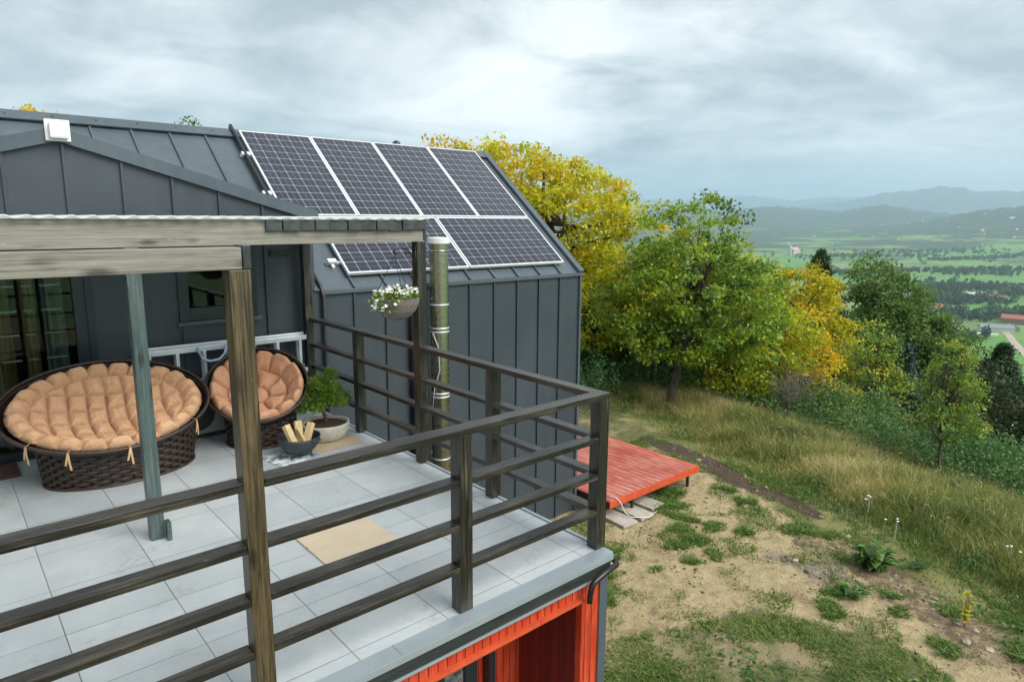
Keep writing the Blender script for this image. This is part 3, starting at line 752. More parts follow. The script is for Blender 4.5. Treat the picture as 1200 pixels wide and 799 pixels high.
# ------------------------------------------------------------------ pergola
PW = .093; h = PW / 2
XB, YG = -2.413, 2.245
perg = thing('pergola', 'timber pergola with grey weathered beams and a white corrugated roof', 'pergola', (XB, 2.2, 0))
def post(name, x, y, z1, m_, parent, w=PW): return beam(name, (x, y, .005), (x, y, z1), w, w, m_, parent)
post('post', XB, 0, 2.106, M['wood_gold'], perg)
post('post', 0, YG, 2.118, M['wood'], perg)
post('post', -2.365, 2.195, 2.118, M['wood_teal'], perg)['label'] = 'teal stained post under the roof beam'
post('post', -.045, 4.60, 2.118, M['wood'], perg)
beam('post_foot', (-2.305, 2.075, .075), (-2.305, 2.145, .075), .03, .14, M['wood_teal'], perg)
beam('front_beam', (-7.2, 0, 2.1555), (-2.402, 0, 2.1555), PW, .094, M['wood_grey'], perg)
beam('side_beam', (-2.381, -.050, 2.160), (-2.381, .050, 2.160), .036, .103, M['wood_black'], perg)
beam('roof_beam', (-7.2, 2.245, 2.215), (.018, 2.245, 2.215), .09, .192, M['wood_grey'], perg)
beam('end_board', (.036, 2.20, 2.19), (.036, 4.70, 2.19), .032, .10, M['wood_black'], perg)
beam('ledger_beam', (-7.0, 4.66, 2.22), (.018, 4.66, 2.22), .08, .18, M['wood'], perg)
for x in (-1.2, -2.6, -3.9, -5.2): beam('rafter', (x, 2.292, 2.26), (x, 4.618, 2.26), .05, .09, M['wood'], perg)
mb = MB(); x = -1.43; i = 0
rs = random.Random(3)
while x < .03:
    w = rs.uniform(.12, .165); x2 = min(x + w, .045)
    z0 = 2.222 + rs.uniform(-.005, .008); o_ = .012 * (i % 2)
    mb.box(x + .003, x2 - .003, 2.172 - o_, 2.197 - o_ * .6, z0, 2.312 + rs.uniform(-.004, .003)); x = x2; i += 1
mb.build('bitumen_strip', M['tilestrip'], perg, bevel=.004)
mb = MB(); n = 720; vs = []
for i in range(n + 1):
    x = -7.2 + i * 7.26 / n; z = 2.320 + .009 * math.sin(x * 2 * math.pi / .118)
    vs += [(x, 2.15, z), (x, 4.72, z - .02), (x, 2.15, z + .008), (x, 4.72, z - .012)]
fs = []
for i in range(n):
    a, b = 4 * i, 4 * i + 4
    fs += [(a, a + 1, b + 1, b), (a + 2, b + 2, b + 3, a + 3), (a, b, b + 2, a + 2), (a + 1, a + 3, b + 3, b + 1)]
mb.add(vs, fs).build('roof_sheet', M['poly'], perg, smooth=True)
# curled iron bracket for the hanging pot
mb = MB(); zb = 2.08
path = [(-.05, YG - .02, 1.84), (-.06, YG - .02, 1.92), (-.09, YG - .02, 2.0), (-.14, YG - .02, 2.05), (-.20, YG - .02, 2.07), (-.26, YG - .02, 2.06), (-.285, YG - .02, 2.03), (-.27, YG - .02, 2.005), (-.25, YG - .02, 2.02)]
mb.tube(path, .007, 6)
mb.tube([(-.05, YG - .02, 2.06), (-.12, YG - .02, 2.075), (-.16, YG - .02, 2.045), (-.15, YG - .02, 2.01), (-.125, YG - .02, 2.02)], .006, 6)
mb.tube([(-.049, YG - .02, 1.80), (-.049, YG - .02, 2.08)], .008, 6)
mb.build('pot_bracket', M['blacktrim'], perg, smooth=True)

# ------------------------------------------------------------------ railings
RH = 1.15
fr = thing('railing', 'dark timber railing along the terrace edge over the red boards', 'railing', (-1.2, 0, 0), group='timber terrace railings')
for x in (0, -1.205): post('post', x, 0, RH - .043, M['wood'], fr)
post('post', -3.62, 0, RH - .043, M['wood'], fr)
beam('top_rail', (-2.365, 0, RH - .021), (h + .004, 0, RH - .021), .10, .042, M['wood_grey'] if False else M['wood'], fr)
beam('top_rail', (-7.2, 0, RH - .021), (-2.461, 0, RH - .021), .093, .042, M['wood'], fr)
RZ = (.824, .556, .284)
spans = [(-1.205 + h, -h), (-2.365, -1.205 - h), (-3.62 + h, -2.461), (-7.2, -3.62 - h)]
for a, b in spans:
    for z in RZ: beam('rail', (a, 0, z), (b, 0, z), .088, .038, M['wood'], fr)
sr = thing('railing', 'dark timber railing along the terrace side facing the house wall', 'railing', (0, 2, 0), group='timber terrace railings')
for y in (1.17, 3.46): post('post', 0, y, RH - .043, M['wood'], sr)
beam('top_rail', (0, .051, RH - .021), (0, YG - h, RH - .021), .10, .042, M['wood'], sr)
beam('top_rail', (0, YG + h, RH - .021), (0, 4.55, RH - .021), .10, .042, M['wood'], sr)
for a, b in ((h, 1.17 - h), (1.17 + h, YG - h), (YG + h, 3.46 - h), (3.46 + h, 4.55)):
    for z in RZ: beam('rail', (0, a, z), (0, b, z), .088, .038, M['wood'], sr)

# ------------------------------------------------------------------ papasan seats
def rimP(c, yaw, tilt, a, b):
    ax = Vector((math.cos(yaw), math.sin(yaw), 0)); up = Vector((0, 0, 1)); bk = up.cross(ax)
    y = bk * math.cos(tilt) + up * math.sin(tilt); z = ax.cross(y)
    return Matrix(((ax.x, y.x, z.x, c[0]), (ax.y, y.y, z.y, c[1]), (ax.z, y.z, z.z, c[2]), (0, 0, 0, 1)))
def pillow(d, w): return (.62 * (1 - math.exp(-d / (w * .28)))) + .38 * math.sin(min(1.0, max(0.0, d) / (w * 2.0)) * math.pi / 2)
def papasan(root, c, yaw, tilt, a, b, depth, cloth, base_c, ba, bb, byaw, bh, inner, ntuft, cols, rows, nties):
    Mx = rimP(c, yaw, tilt, a, b)
    # tubular rim and the woven bowl behind the cushion
    mb = MB(); mb.tube([(a * math.cos(q), b * math.sin(q), 0) for q in np.linspace(0, 2 * math.pi, 72, endpoint=False)], .015, 10, closed=True)
    mb.tube([(a * .985 * math.cos(q), b * .985 * math.sin(q), -.035) for q in np.linspace(0, 2 * math.pi, 72, endpoint=False)], .010, 8, closed=True)
    frame = mb.build('rim', M['rim'], root, Mx, smooth=True)
    mb = MB(); bd = depth + .08; prof = [(1.0, -.004), (.96, -bd * .25), (.85, -bd * .58), (.62, -bd * .86), (.3, -bd * .98), (.02, -bd)]
    mb.lathe([(r_, z) for r_, z in prof], 64, (0, 0, 0), a, b); mb.build('woven_bowl', M['wicker'], root, Mx, smooth=True)
    # tufted cushion
    nu, nr_ = 400, 110; ins, off = .915, .03
    def surf(u, r):
        X = r * math.cos(u); Y = r * math.sin(u)
        z = -depth * .97 * (1 - r ** 2.8) ** .95 if r < 1 else 0
        px, py = X * a, Y * b
        wob = .010 * math.sin(7 * X + 3 * Y) + .008 * math.sin(11 * Y - 5 * X)
        if r >= inner:
            fu = (u / (2 * math.pi) * ntuft + .5 + .12 * math.sin(u * 3 + 1)) % 1
            arc = math.hypot(a * math.sin(u), b * math.cos(u)) * 2 * math.pi * r / ntuft
            d = min(min(fu, 1 - fu) * arc, (r - inner) * (a + b) / 2)
            puff = .10
            edge_ = max(0, (r - .90) / .10)
        else:
            if cols:
                gx = (X / inner * cols / 2 + .5 * (cols % 2) + 50 + .08 * math.sin(5 * Y + 2)) % 1
                gy = (Y / inner * rows / 2 + .5 * (rows % 2) + 50 + .08 * math.sin(4 * X)) % 1
                d = min(min(gx, 1 - gx) * 2 * a * inner / cols, min(gy, 1 - gy) * 2 * b * inner / rows, (inner - r) * (a + b) / 2 + .004)
            else:
                k = ntuft // 2
                fu = (u / (2 * math.pi) * k + .25) % 1
                ri = inner * .36
                if r > ri: d = min(min(fu, 1 - fu) * 2 * math.pi * r * a / k, (r - ri) * a, (inner - r) * a + .003)
                else: d = (ri - r) * a
            puff = .085 * (1 + .12 * math.sin(37 * math.floor(X / inner * cols / 2 + 50.5) + 91 * math.floor(Y / inner * max(rows, 1) / 2 + 50.5))) if cols else .085; edge_ = 0
        hgt = puff * pillow(d, .038)
        z += hgt + .030 + wob * .5 + .006 * mnoise.noise((px * 14, py * 14, 3.1)) + .004 * mnoise.noise((px * 38, py * 22, 9.0))
        k = 1.0
        if edge_ > 0: z -= .07 * edge_ ** 2
        rr = min(r, 1) * .965
        return (rr * math.cos(u) * a * ins, rr * math.sin(u) * b * ins - off, z)
    vs = []
    for i in range(nr_):
        r = .012 + (1.0 - .012) * (i / (nr_ - 1))
        for j in range(nu): vs.append(surf(2 * math.pi * j / nu, r))
    for j in range(nu):   # roll the edge under
        u = 2 * math.pi * j / nu; fu = (u / (2 * math.pi) * ntuft + .5 + .12 * math.sin(u * 3 + 1)) % 1
        b_ = .02 * pillow(min(fu, 1 - fu), .08)
        vs.append((.985 * a * ins * math.cos(u) * (1 + b_), .985 * b * ins * math.sin(u) * (1 + b_) - off, .0))
    for j in range(nu):
        u = 2 * math.pi * j / nu; vs.append((.90 * a * ins * math.cos(u), .90 * b * ins * math.sin(u) - off, -.05))
    tot = nr_ + 2; fs = []
    for i in range(tot - 1):
        for j in range(nu): fs.append((i * nu + j, i * nu + (j + 1) % nu, (i + 1) * nu + (j + 1) % nu, (i + 1) * nu + j))
    fs.append(tuple(range(nu - 1, -1, -1)))
    cush = MB().add(vs, fs).build('cushion', cloth, root, Mx, smooth=True)
    # ties hanging over the rim
    for q in nties:
        pr = Mx @ Vector((a * math.cos(q) * 1.012, b * math.sin(q) * 1.012, .018))
        outv = (Mx.to_3x3() @ Vector((math.cos(q), math.sin(q), 0))); outv.z = 0; outv.normalize()
        mb = MB()
        for k, (ln, sp) in enumerate(((.15, .006), (.11, -.012))):
            tv = Vector((-outv.y, outv.x, 0))
            pts = [pr - outv * .03 + Vector((0, 0, .02)), pr + outv * .014, pr + outv * .018 + tv * sp - Vector((0, 0, ln * .5)), pr + outv * .014 + tv * sp * 2.2 - Vector((0, 0, ln))]
            v2 = []
            for p_ in pts: v2 += [p_ - tv * .008, p_ + tv * .008, p_ + tv * .008 + outv * .003, p_ - tv * .008 + outv * .003]
            f2 = []
            for s_ in range(3):
                for e_ in range(4): f2.append((s_ * 4 + e_, s_ * 4 + (e_ + 1) % 4, s_ * 4 + 4 + (e_ + 1) % 4, s_ * 4 + 4 + e_))
            f2 += [(3, 2, 1, 0), (12, 13, 14, 15)]
            mb.add(v2, f2)
        mb.build('cushion_tie', M['tie'], cush)
    # woven base drum: horizontal strands going in and out of upright stakes
    mb = MB(); ns = int(2 * math.pi * (ba + bb) / 2 / .075); ns += ns % 2; nb = int(bh / .032); nseg = ns * 6
    Bx = Matrix.Translation(base_c) @ Matrix.Rotation(byaw, 4, 'Z')
    def lip(z): return .93 + .07 * (z / bh) ** .8
    for k in range(nb):
        z0 = bh * k / nb; z1 = bh * (k + 1) / nb - .003; vs = []
        for j in range(nseg):
            u = 2 * math.pi * j / nseg
            s_ = math.sin(u * ns / 2 + math.pi * k); o_ = .010 * s_
            f = lip(z0)
            for zz, q in ((z0, -.004), ((z0 + z1) / 2, .003), (z1, -.004)):
                vs.append(((ba * f + o_ + q) * math.cos(u), (bb * f + o_ + q) * math.sin(u), zz + .004))
        fs = []
        for j in range(nseg):
            a0, b0 = 3 * j, 3 * ((j + 1) % nseg)
            fs += [(a0, b0, b0 + 1, a0 + 1), (a0 + 1, b0 + 1, b0 + 2, a0 + 2)]
        mb.add(vs, fs)
    for j in range(ns):
        u = 2 * math.pi * (j + .5) / ns
        mb.tube([((ba * lip(z) + .0) * math.cos(u), (bb * lip(z) + .0) * math.sin(u), z) for z in (0, bh * .5, bh)], .006, 5)
    mb.lathe([(.86, 0.001), (.86, bh), (.3, bh)], 48, (0, 0, 0), ba, bb)
    bs = mb.build('wicker_base', M['wicker'], root, Bx, smooth=True)
    mb = MB()
    for z in (.010, bh): mb.tube([((ba * lip(z) + .006) * math.cos(q), (bb * lip(z) + .006) * math.sin(q), z) for q in np.linspace(0, 2 * math.pi, 60, endpoint=False)], .012, 7, closed=True)
    mb.build('base_hoop', M['rim'], root, Bx, smooth=True)
sofa = thing('papasan_loveseat', 'wide oval bowl loveseat of dark wicker with a tan tufted cushion', 'loveseat', (-2.27, 3.88, 0))
papasan(sofa, (-2.32, 3.80, .668), -.014, R(31), .835, .575, .20, M['fabric'], (-2.25, 3.87, .003), .655, .44, .02, .36, .82, 24, 8, 5, (-2.45, -2.05, -1.52, -.75))
chair = thing('papasan_chair', 'round bowl chair of dark wicker with a salmon tufted cushion', 'chair', (-.95, 3.88, 0))
papasan(chair, (-.977, 3.822, .633), R(-22), R(36), .50, .50, .24, M['fabric2'], (-.93, 3.90, .003), .36, .36, 0, .35, .66, 14, 0, 0, ())

# ------------------------------------------------------------------ things on the terrace
lad = thing('ladder', 'bare aluminium ladder lying on edge against the grey wall', 'ladder', (-1, 4.6, 0))
for dy, z1, z2 in ((4.63, .955, .56), (4.56, .93, .535)):
    for z in (z1, z2): beam('ladder_rail', (-1.92, dy, z), (-.10, dy, z - .004), .03, .055, M['alu'], lad, bevel=.005)
    for i in range(7):
        x = -1.80 + .27 * i; beam('rung', (x, dy, z2 + .028), (x, dy, z1 - .028), .035, .028, M['alu'], lad, bevel=.004)
for x in (-1.9, -.16): MB().box(x, x + .04, 4.53, 4.66, .004, .53).build('ladder_foot', M['alu'], lad)
mb = MB(); mb.tube([(-1.33, 4.525, .955), (-1.325, 4.515, .90), (-1.29, 4.51, .82), (-1.22, 4.505, .79), (-1.12, 4.505, .80), (-1.06, 4.51, .86), (-1.03, 4.52, .955)], .014, 6)
tag(mb.build('strap', M['strapblue'], smooth=True), 'blue and white strap looped over the aluminium ladder rail', 'strap')
ac = thing('air_conditioner', 'grey white air conditioner casing on the floor behind the chairs', 'air conditioner', (-1.2, 4.45, 0))
MB().box(-1.72, -.72, 4.33, 4.52, .05, .50).build('casing', M['appliance'], ac, bevel=.02)
mb = MB()
for r_ in np.linspace(.03, .17, 7): mb.tube([(-1.44 + r_ * math.cos(q), 4.325, .27 + r_ * math.sin(q)) for q in np.linspace(0, 2 * math.pi, 28, endpoint=False)], .0045, 5, closed=True)
mb.lathe([(.18, 0), (.0, .0005)], 28, (0, 0, 0))
mb.v[-56:] = [(-1.44 + v[0], 4.329, .27 + v[1]) for v in mb.v[-56:]]
mb.build('fan_grille', M['blacktrim'], ac)
for x in (-1.6, -.84): MB().box(x - .03, x + .03, 4.30, 4.54, .004, .049).build('foot', M['blacktrim'], ac)
tag(MB().box(-3.55, -2.985, 4.27, 4.70, .002, .014).build('doormat', M['mat'], bevel=.003), 'maroon doormat in front of the glazed terrace door', 'doormat')
tag(MB().box(-1.606, -1.034, .915, 1.515, .002, .013).build('plywood_board', M['ply']), 'square of pale plywood lying on the terrace tiles', 'board')
Mx = Matrix.Translation((-.42, 3.33, .003)) @ Matrix.Rotation(R(4), 4, 'Z')
tag(MB().box(-.33, .26, -.22, .28, 0, .005).build('cardboard_sheet', M['cardboard'], None, Mx), 'flat cardboard sheet under the cream plant pot', 'cardboard')
Mx = Matrix.Translation((-.90, 3.18, .003)) @ Matrix.Rotation(R(9), 4, 'Z')
mb = MB(); mb.box(-.24, .03, -.17, .20, 0, .003); mb.box(-.02, .20, -.17, .14, .0032, .006)
tag(mb.build('newspaper', M['paper'], None, Mx), 'spread newspaper under the black fire bowl', 'newspaper')

# bonsai
BC = (-.40, 3.50)
bon = thing('bonsai', 'small bushy green bonsai tree in a round cream pot', 'potted plant', (BC[0], BC[1], .008))
mb = MB(); mb.lathe([(.0, .0), (.17, .0), (.195, .015), (.235, .08), (.25, .16), (.252, .178), (.235, .18), (.222, .165), (.215, .12), (.0, .115)], 48, (BC[0], BC[1], .009)); mb.build('pot', M['pot'], bon, smooth=True)
mb = MB(); mb.lathe([(.222, .150), (.15, .162), (.06, .172), (.0, .175)], 40, (BC[0], BC[1], .009)); mb.build('potting_soil', M['soilpot'], bon, smooth=True)
mb = MB(); T0 = Vector((BC[0] + .0, BC[1], .17))
tp_ = [T0, T0 + Vector((.005, 0, .06)), T0 + Vector((-.012, .01, .13)), T0 + Vector((.0, .0, .22)), T0 + Vector((.03, .0, .34))]
mb.tube(tp_, [.030, .022, .019, .016, .008], 9)
cl = []
rb = np.random.default_rng(5)
spec = [(0.0, 0, .33, .16), (.10, .02, .27, .13), (-.12, -.02, .24, .13), (.2, 0, .20, .10), (-.21, -.01, .17, .10), (.05, -.12, .23, .12), (-.03, .12, .25, .12), (.06, 0, .42, .11), (-.27, -.03, .13, .06), (.26, .03, .14, .07), (.12, -.1, .16, .1), (-.12, -.1, .15, .1), (.09, .02, .48, .06), (-.06, .02, .38, .10)]
for (x, y, z, r_) in spec:
    z += .075
    q = T0 + Vector((x, y, z)); cl.append((q, r_)); mb.tube([tp_[2].lerp(tp_[3], .5), tp_[3].lerp(q, .55), q], [.010, .006, .003], 5)
mb.build('trunk', M['bark'], bon, smooth=True)
P = []; T = []
for q, r_ in cl:
    n = int(26000 * r_ ** 2 * 1.6)
    d_ = unit(rb.normal(size=(n, 3))); rr = r_ * rb.uniform(.55, 1.02, (n, 1)) * (1 + .22 * np.sin(d_[:, :1] * 9 + r_ * 50) * np.cos(d_[:, 1:2] * 8) + .15 * np.sin(d_[:, 2:3] * 14))
    pp = np.array(q) + d_ * rr * np.array([1, 1, .72]); P.append(pp); T.append(np.clip(.45 + .28 * rb.normal(size=n) + .12 * rb.normal(), 0, 1))
P = np.concatenate(P); T = np.concatenate(T)
quads_mesh('foliage', leaves_at(P, .042, .008, rb, .3), T, M['leaf_bonsai'], bon)

# fire bowl with split wood
FC = (-.84, 3.16)
fb = thing('fire_bowl', 'black iron fire bowl on short legs holding split wood', 'fire bowl', (FC[0], FC[1], .01))
prof = [(.0, .0), (.09, .003), (.15, .022), (.185, .065), (.20, .115), (.206, .15), (.200, .152), (.194, .115), (.175, .07), (.13, .03), (.0, .012)]
mb = MB(); mb.lathe(prof, 44, (FC[0], FC[1], .062)); mb.build('bowl', M['iron'], fb, smooth=True)
for q in (.5, 2.2, 3.7, 5.3):
    mb = MB(); x, y = FC[0] + .125 * math.cos(q), FC[1] + .125 * math.sin(q); mb.tube([(x, y, .082), (x + .012 * math.cos(q), y + .012 * math.sin(q), .011)], .008, 7); mb.build('leg', M['iron'], fb)
mb = MB(); q = R(-62); c_ = Vector((FC[0] + .205 * math.cos(q), FC[1] + .205 * math.sin(q), .185)); tv = Vector((-math.sin(q), math.cos(q), 0)); ov = Vector((math.cos(q), math.sin(q), 0))
mb.tube([c_ - tv * .05, c_ - tv * .045 + ov * .018, c_ + tv * .045 + ov * .018, c_ + tv * .05], .006, 6); mb.build('handle', M['iron'], fb, smooth=True)
for k, (dx, dy, dz, L, w_, yaw, tilt, lb) in enumerate(((-.085, .0, .145, .23, .075, 108, 58, 'wide split log leaning at the left rim of the fire bowl'), (.02, .04, .155, .22, .085, 76, 62, 'split log standing in the middle of the fire bowl'), (.10, .0, .145, .20, .08, 40, 50, 'split log leaning to the right rim of the fire bowl'), (.0, -.06, .135, .19, .03, 95, 42, 'thin split stick lying in front of the logs in the fire bowl'))):
    Mx = Matrix.Translation((FC[0] + dx, FC[1] + dy, .08 + dz)) @ Matrix.Rotation(R(yaw), 4, 'Z') @ Matrix.Rotation(R(-tilt), 4, 'Y')
    tag(MB().prism([(-w_ / 2, -.012), (w_ / 2, -.02), (w_ / 2 * .8, .022), (-w_ / 2 * .7, .03)], 0, -L / 2, L / 2).build('firewood', M['log'], None, Mx, bevel=.004), lb, 'firewood', 'split wood in the fire bowl')

# hanging planter
HC = Vector((-.262, 2.225, 1.555))
hp = thing('hanging_planter', 'taupe basket weave hanging pot of white flowers', 'hanging planter', tuple(HC))
mb = MB(); prof = [(.0, -.135), (.06, -.130), (.12, -.10), (.17, -.045), (.198, .02), (.204, .068), (.196, .072), (.185, .05), (.16, .02), (.0, .015)]
nn = 72; vs = []
for i, (r_, z) in enumerate(prof[:7]):
    pass
dense = []
for i in range(5):
    for k in range(8):
        f = k / 8; dense.append((prof[i][0] * (1 - f) + prof[i + 1][0] * f, prof[i][1] * (1 - f) + prof[i + 1][1] * f))
dense.append(prof[5])
for i, (r_, z) in enumerate(dense):
    for j in range(144):
        u = 2 * math.pi * j / 144; o_ = .0045 * math.sin(u * 24 + (i // 2) * math.pi) * min(1, r_ / .1)
        vs.append((HC.x + (r_ + o_) * math.cos(u), HC.y + (r_ + o_) * math.sin(u), HC.z + z))
fs = [(i * 144 + j, i * 144 + (j + 1) % 144, (i + 1) * 144 + (j + 1) % 144, (i + 1) * 144 + j) for i in range(len(dense) - 1) for j in range(144)]
mb.add(vs, fs); mb.lathe(prof[5:], 48, tuple(HC)); mb.build('pot', M['planter'], hp, smooth=True)
hook = Vector((-.268, YG - .02, 2.0)); mb = MB()
for q in (.3, 2.4, 4.5): mb.tube([hook, HC + Vector((.196 * math.cos(q), .196 * math.sin(q), .07))], .0028, 5)
mb.tube([hook, hook + Vector((0, 0, .045))], .005, 5); mb.build('hanger', M['blacktrim'], hp)
rh = np.random.default_rng(9)
n = 640; u = rh.uniform(0, 2 * np.pi, n); r_ = np.sqrt(rh.uniform(0, 1, n)) * .2
P = np.stack([HC.x + r_ * np.cos(u), HC.y + r_ * np.sin(u), HC.z + .06 + rh.uniform(0, .10, n) * (1.2 - r_ / .25)], 1)
n2 = 70; u2 = rh.normal(3.35, .45, n2); P2 = np.stack([HC.x + (.19 + rh.uniform(0, .07, n2)) * np.cos(u2), HC.y + (.19 + rh.uniform(0, .05, n2)) * np.sin(u2), HC.z + .09 - rh.uniform(0, .13, n2)], 1)
P = np.concatenate([P, P2]); quads_mesh('leaves', leaves_at(P, .045, .024, rh, .4), rh.beta(2, 1.6, len(P)) * .95, M['leaf_planter'], hp)
fl = []
n = 75; u = rh.uniform(0, 2 * np.pi, n); r_ = np.sqrt(rh.uniform(.02, 1, n)) * .2
F1 = np.stack([HC.x + r_ * np.cos(u), HC.y + r_ * np.sin(u), HC.z + .11 + rh.uniform(0, .075, n) * (1.2 - r_ / .25)], 1)
n = 24; u = rh.normal(3.2, .4, n); F2 = np.stack([HC.x + (.2 + rh.uniform(0, .07, n)) * np.cos(u), HC.y - .03 + (.2 + rh.uniform(0, .05, n)) * np.sin(u), HC.z + .10 - rh.uniform(0, .14, n)], 1)
mb = MB()
for c_ in np.concatenate([F1, F2]):
    nv = Vector(rh.normal(size=3) * .7 + np.array([-.5, -.6, .7])).normalized(); a_ = nv.orthogonal().normalized(); b_ = nv.cross(a_); c_ = Vector(c_)
    vs = [c_]
    for k in range(10):
        q = math.pi * k / 5; rr = .021 if k % 2 == 0 else .009
        vs.append(c_ + (a_ * math.cos(q) + b_ * math.sin(q)) * rr + nv * (.006 if k % 2 == 0 else .002))
    mb.add(vs, [(0, 1 + k, 1 + (k + 1) % 10) for k in range(10)])
mb.build('blossoms', M['petal'], hp)

# stainless flue
fx, fy = 1.775, 4.47
fl_ = thing('flue_pipe', 'tall stainless steel flue pipe standing against the grey wall', 'flue pipe', (fx, fy, -2.8))
MB().lathe([(.125, -2.82), (.125, 2.0)], 40, (fx, fy, 0)).build('pipe', M['steel'], fl_, smooth=True)
MB().lathe([(.126, 1.998), (.152, 1.999), (.152, 2.066), (.146, 2.076), (.06, 2.082), (.0, 2.083)], 40, (fx, fy, 0)).build('cap', M['white'], fl_)
for z in (1.90, 1.18, .86, .81, -.05, -.10, -1.0):
    MB().lathe([(.1255, z - .012), (.131, z - .008), (.131, z + .008), (.1255, z + .012)], 40, (fx, fy, 0)).build('clamp_band', M['alu'] if z < 1.8 else M['steel'], fl_, smooth=True)
for z in (.835, -1.0): beam('wall_bracket', (fx, fy + .13, z), (fx, 4.72, z), .05, .03, M['alu'], fl_)
mb = MB(); mb.tube([(fx - .135, fy - .03, .8), (fx - .10, fy - .11, .6), (fx - .09, fy - .12, .3), (fx - .14, fy - .06, .02), (fx - .16, fy - .03, -.3)], .0045, 6); mb.build('sensor_cable', M['white'], fl_, smooth=True)

# ------------------------------------------------------------------ red platform beside the house
dz = -2.4
plat = thing('wooden_platform', 'weathered red painted plank platform on thin metal legs', 'platform', (6.2, 5.5, -2.8))
MB().box(4.9, 7.52, 4.0, 8.3, dz - .03, dz).build('planks', M['reddeck'], plat, bevel=.004)
mb = MB(); mb.box(4.9, 7.53, 3.965, 3.998, dz - .13, dz - .006); mb.box(7.522, 7.552, 3.965, 8.3, dz - .13, dz - .006); mb.build('fascia', M['redtrim'], plat, bevel=.004)
for x, y in ((5.6, 4.05), (7.3, 4.05), (7.3, 6.1), (7.3, 8.1), (5.6, 6.1)):
    mb = MB(); mb.box(x - .022, x + .022, y - .022, y + .022, float(gz(x, y)) - .05, dz - .031); mb.build('leg', M['darkframe'], plat)
k = 0
for x, y, w_, d_, lb in ((4.86, 3.98, .40, .62, 'concrete paving slab nearest the terrace corner post'), (5.30, 4.02, .40, .74, 'long concrete paving slab beside the platform leg'), (5.76, 4.12, .42, .70, 'concrete paving slab just under the platform edge, farthest from the terrace')):
    Mx = Matrix.Translation((x, y, -2.785)) @ Matrix.Rotation(R(3 * (k - 1)), 4, 'Z'); k += 1
    tag(MB().box(-w_ / 2 + .27, w_ / 2 + .22, -d_ / 2, d_ / 2, 0, .05).build('paving_slab', M['slab'], None, Mx, bevel=.006), lb, 'paving slab', 'concrete slabs at the platform')
mb = MB(); mb.tube([(5.02, 4.2, dz + .012), (5.06, 3.98, dz + .03), (5.12, 3.93, dz - .05), (5.2, 3.88, dz - .25), (5.25, 3.8, -2.72), (5.5, 3.6, -2.73), (5.9, 3.72, -2.765)], .008, 6)
tag(mb.build('cable', M['white'], smooth=True), 'thin white cable hanging off the red platform edge', 'cable')

# ------------------------------------------------------------------ vegetation
def tube_tree(mb, P0, P1, r0, r1, rng, bend=.12, n=5, k=6):
    P0, P1 = Vector(P0), Vector(P1); L = (P1 - P0).length; pts = []; rs_ = []
    o1 = Vector(rng.normal(size=3)) * L * bend; o1.z *= .4
    for i in range(n):
        f = i / (n - 1); pts.append(P0.lerp(P1, f) + o1 * math.sin(math.pi * f)); rs_.append(r0 + (r1 - r0) * f)
    mb.tube(pts, rs_, k); return pts
def crown_points(ells, nclump, per, cr, rng, flat=.6, shell=.45):
    vol = np.array([e[3] * e[4] * e[5] for e in ells]) ** .8; vol /= vol.sum()
    which = rng.choice(len(ells), nclump, p=vol)
    E_ = np.array(ells)[which]
    d_ = unit(rng.normal(size=(nclump, 3))); rad = rng.uniform(shell, 1.0, (nclump, 1)) ** .6
    C_ = E_[:, :3] + d_ * rad * E_[:, 3:6]
    cs = cr * rng.uniform(.6, 1.35, (nclump, 1))
    dv_ = unit(rng.normal(size=(nclump * per, 3))) * rng.uniform(0, 1, (nclump * per, 1)) ** .5 * 1.45
    P = np.repeat(C_, per, 0) + dv_ * np.repeat(cs, per, 0) * np.array([1, 1, flat])
    ct = rng.normal(0, 1, nclump)
    return C_, P, np.repeat(ct, per)
def tree(name, label, base, ells, nclump, per, leaf, m_leaf, seed, trunk_r=.12, lean=(0, 0), m_bark='bark', tint=(.5, .16, .12), grad=None, group=None, cr=.32, nlimb=16, fork=.32, cat='tree', aspect=.55, droop=.3, flat=.6, shell=.45, z=None):
    rng = np.random.default_rng(seed)
    bz = float(gz(base[0], base[1])) - .05 if z is None else z
    tr = thing(name, label, cat, (base[0], base[1], bz), group=group)
    E2 = [(base[0] + e[0], base[1] + e[1], bz + e[2], e[3], e[4], e[5]) for e in ells]
    C_, P, ct = crown_points(E2, nclump, per, cr, rng, flat, shell)
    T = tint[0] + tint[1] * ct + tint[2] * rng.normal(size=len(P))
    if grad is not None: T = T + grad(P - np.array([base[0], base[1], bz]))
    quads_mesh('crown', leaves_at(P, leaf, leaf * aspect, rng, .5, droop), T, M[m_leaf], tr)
    mb = MB()
    top = max(e[2] + e[5] * .5 for e in ells); fk = top * fork
    B = Vector((base[0], base[1], bz)); Fp = B + Vector((lean[0], lean[1], fk)); Tp = B + Vector((lean[0] * 1.7, lean[1] * 1.7, top))
    mb.tube([B - Vector((0, 0, .15)), B + Vector((lean[0] * .25, lean[1] * .25, fk * .3)), Fp, Fp.lerp(Tp, .5), Tp], [trunk_r * 1.25, trunk_r, trunk_r * .8, trunk_r * .42, trunk_r * .12], 9)
    idx = rng.choice(len(C_), min(nlimb, len(C_)), replace=False)
    for i in idx:
        q = Vector(C_[i]); f = rng.uniform(.0, .75); st = Fp.lerp(Tp, f)
        r0 = trunk_r * (.5 - .3 * f); pts = tube_tree(mb, st, q, r0, .012, rng, .10)
        for _ in range(3):
            c2 = Vector(C_[rng.integers(len(C_))]); mid = pts[rng.integers(2, 4)]
            near_ = C_[np.argsort(((C_ - np.array(mid)) ** 2).sum(1))[:12]]
            tube_tree(mb, mid, Vector(near_[rng.integers(len(near_))]), r0 * .4, .006, rng, .1, 4, 5)
    mb.build('trunk', M[m_bark], tr, smooth=True)
    return tr
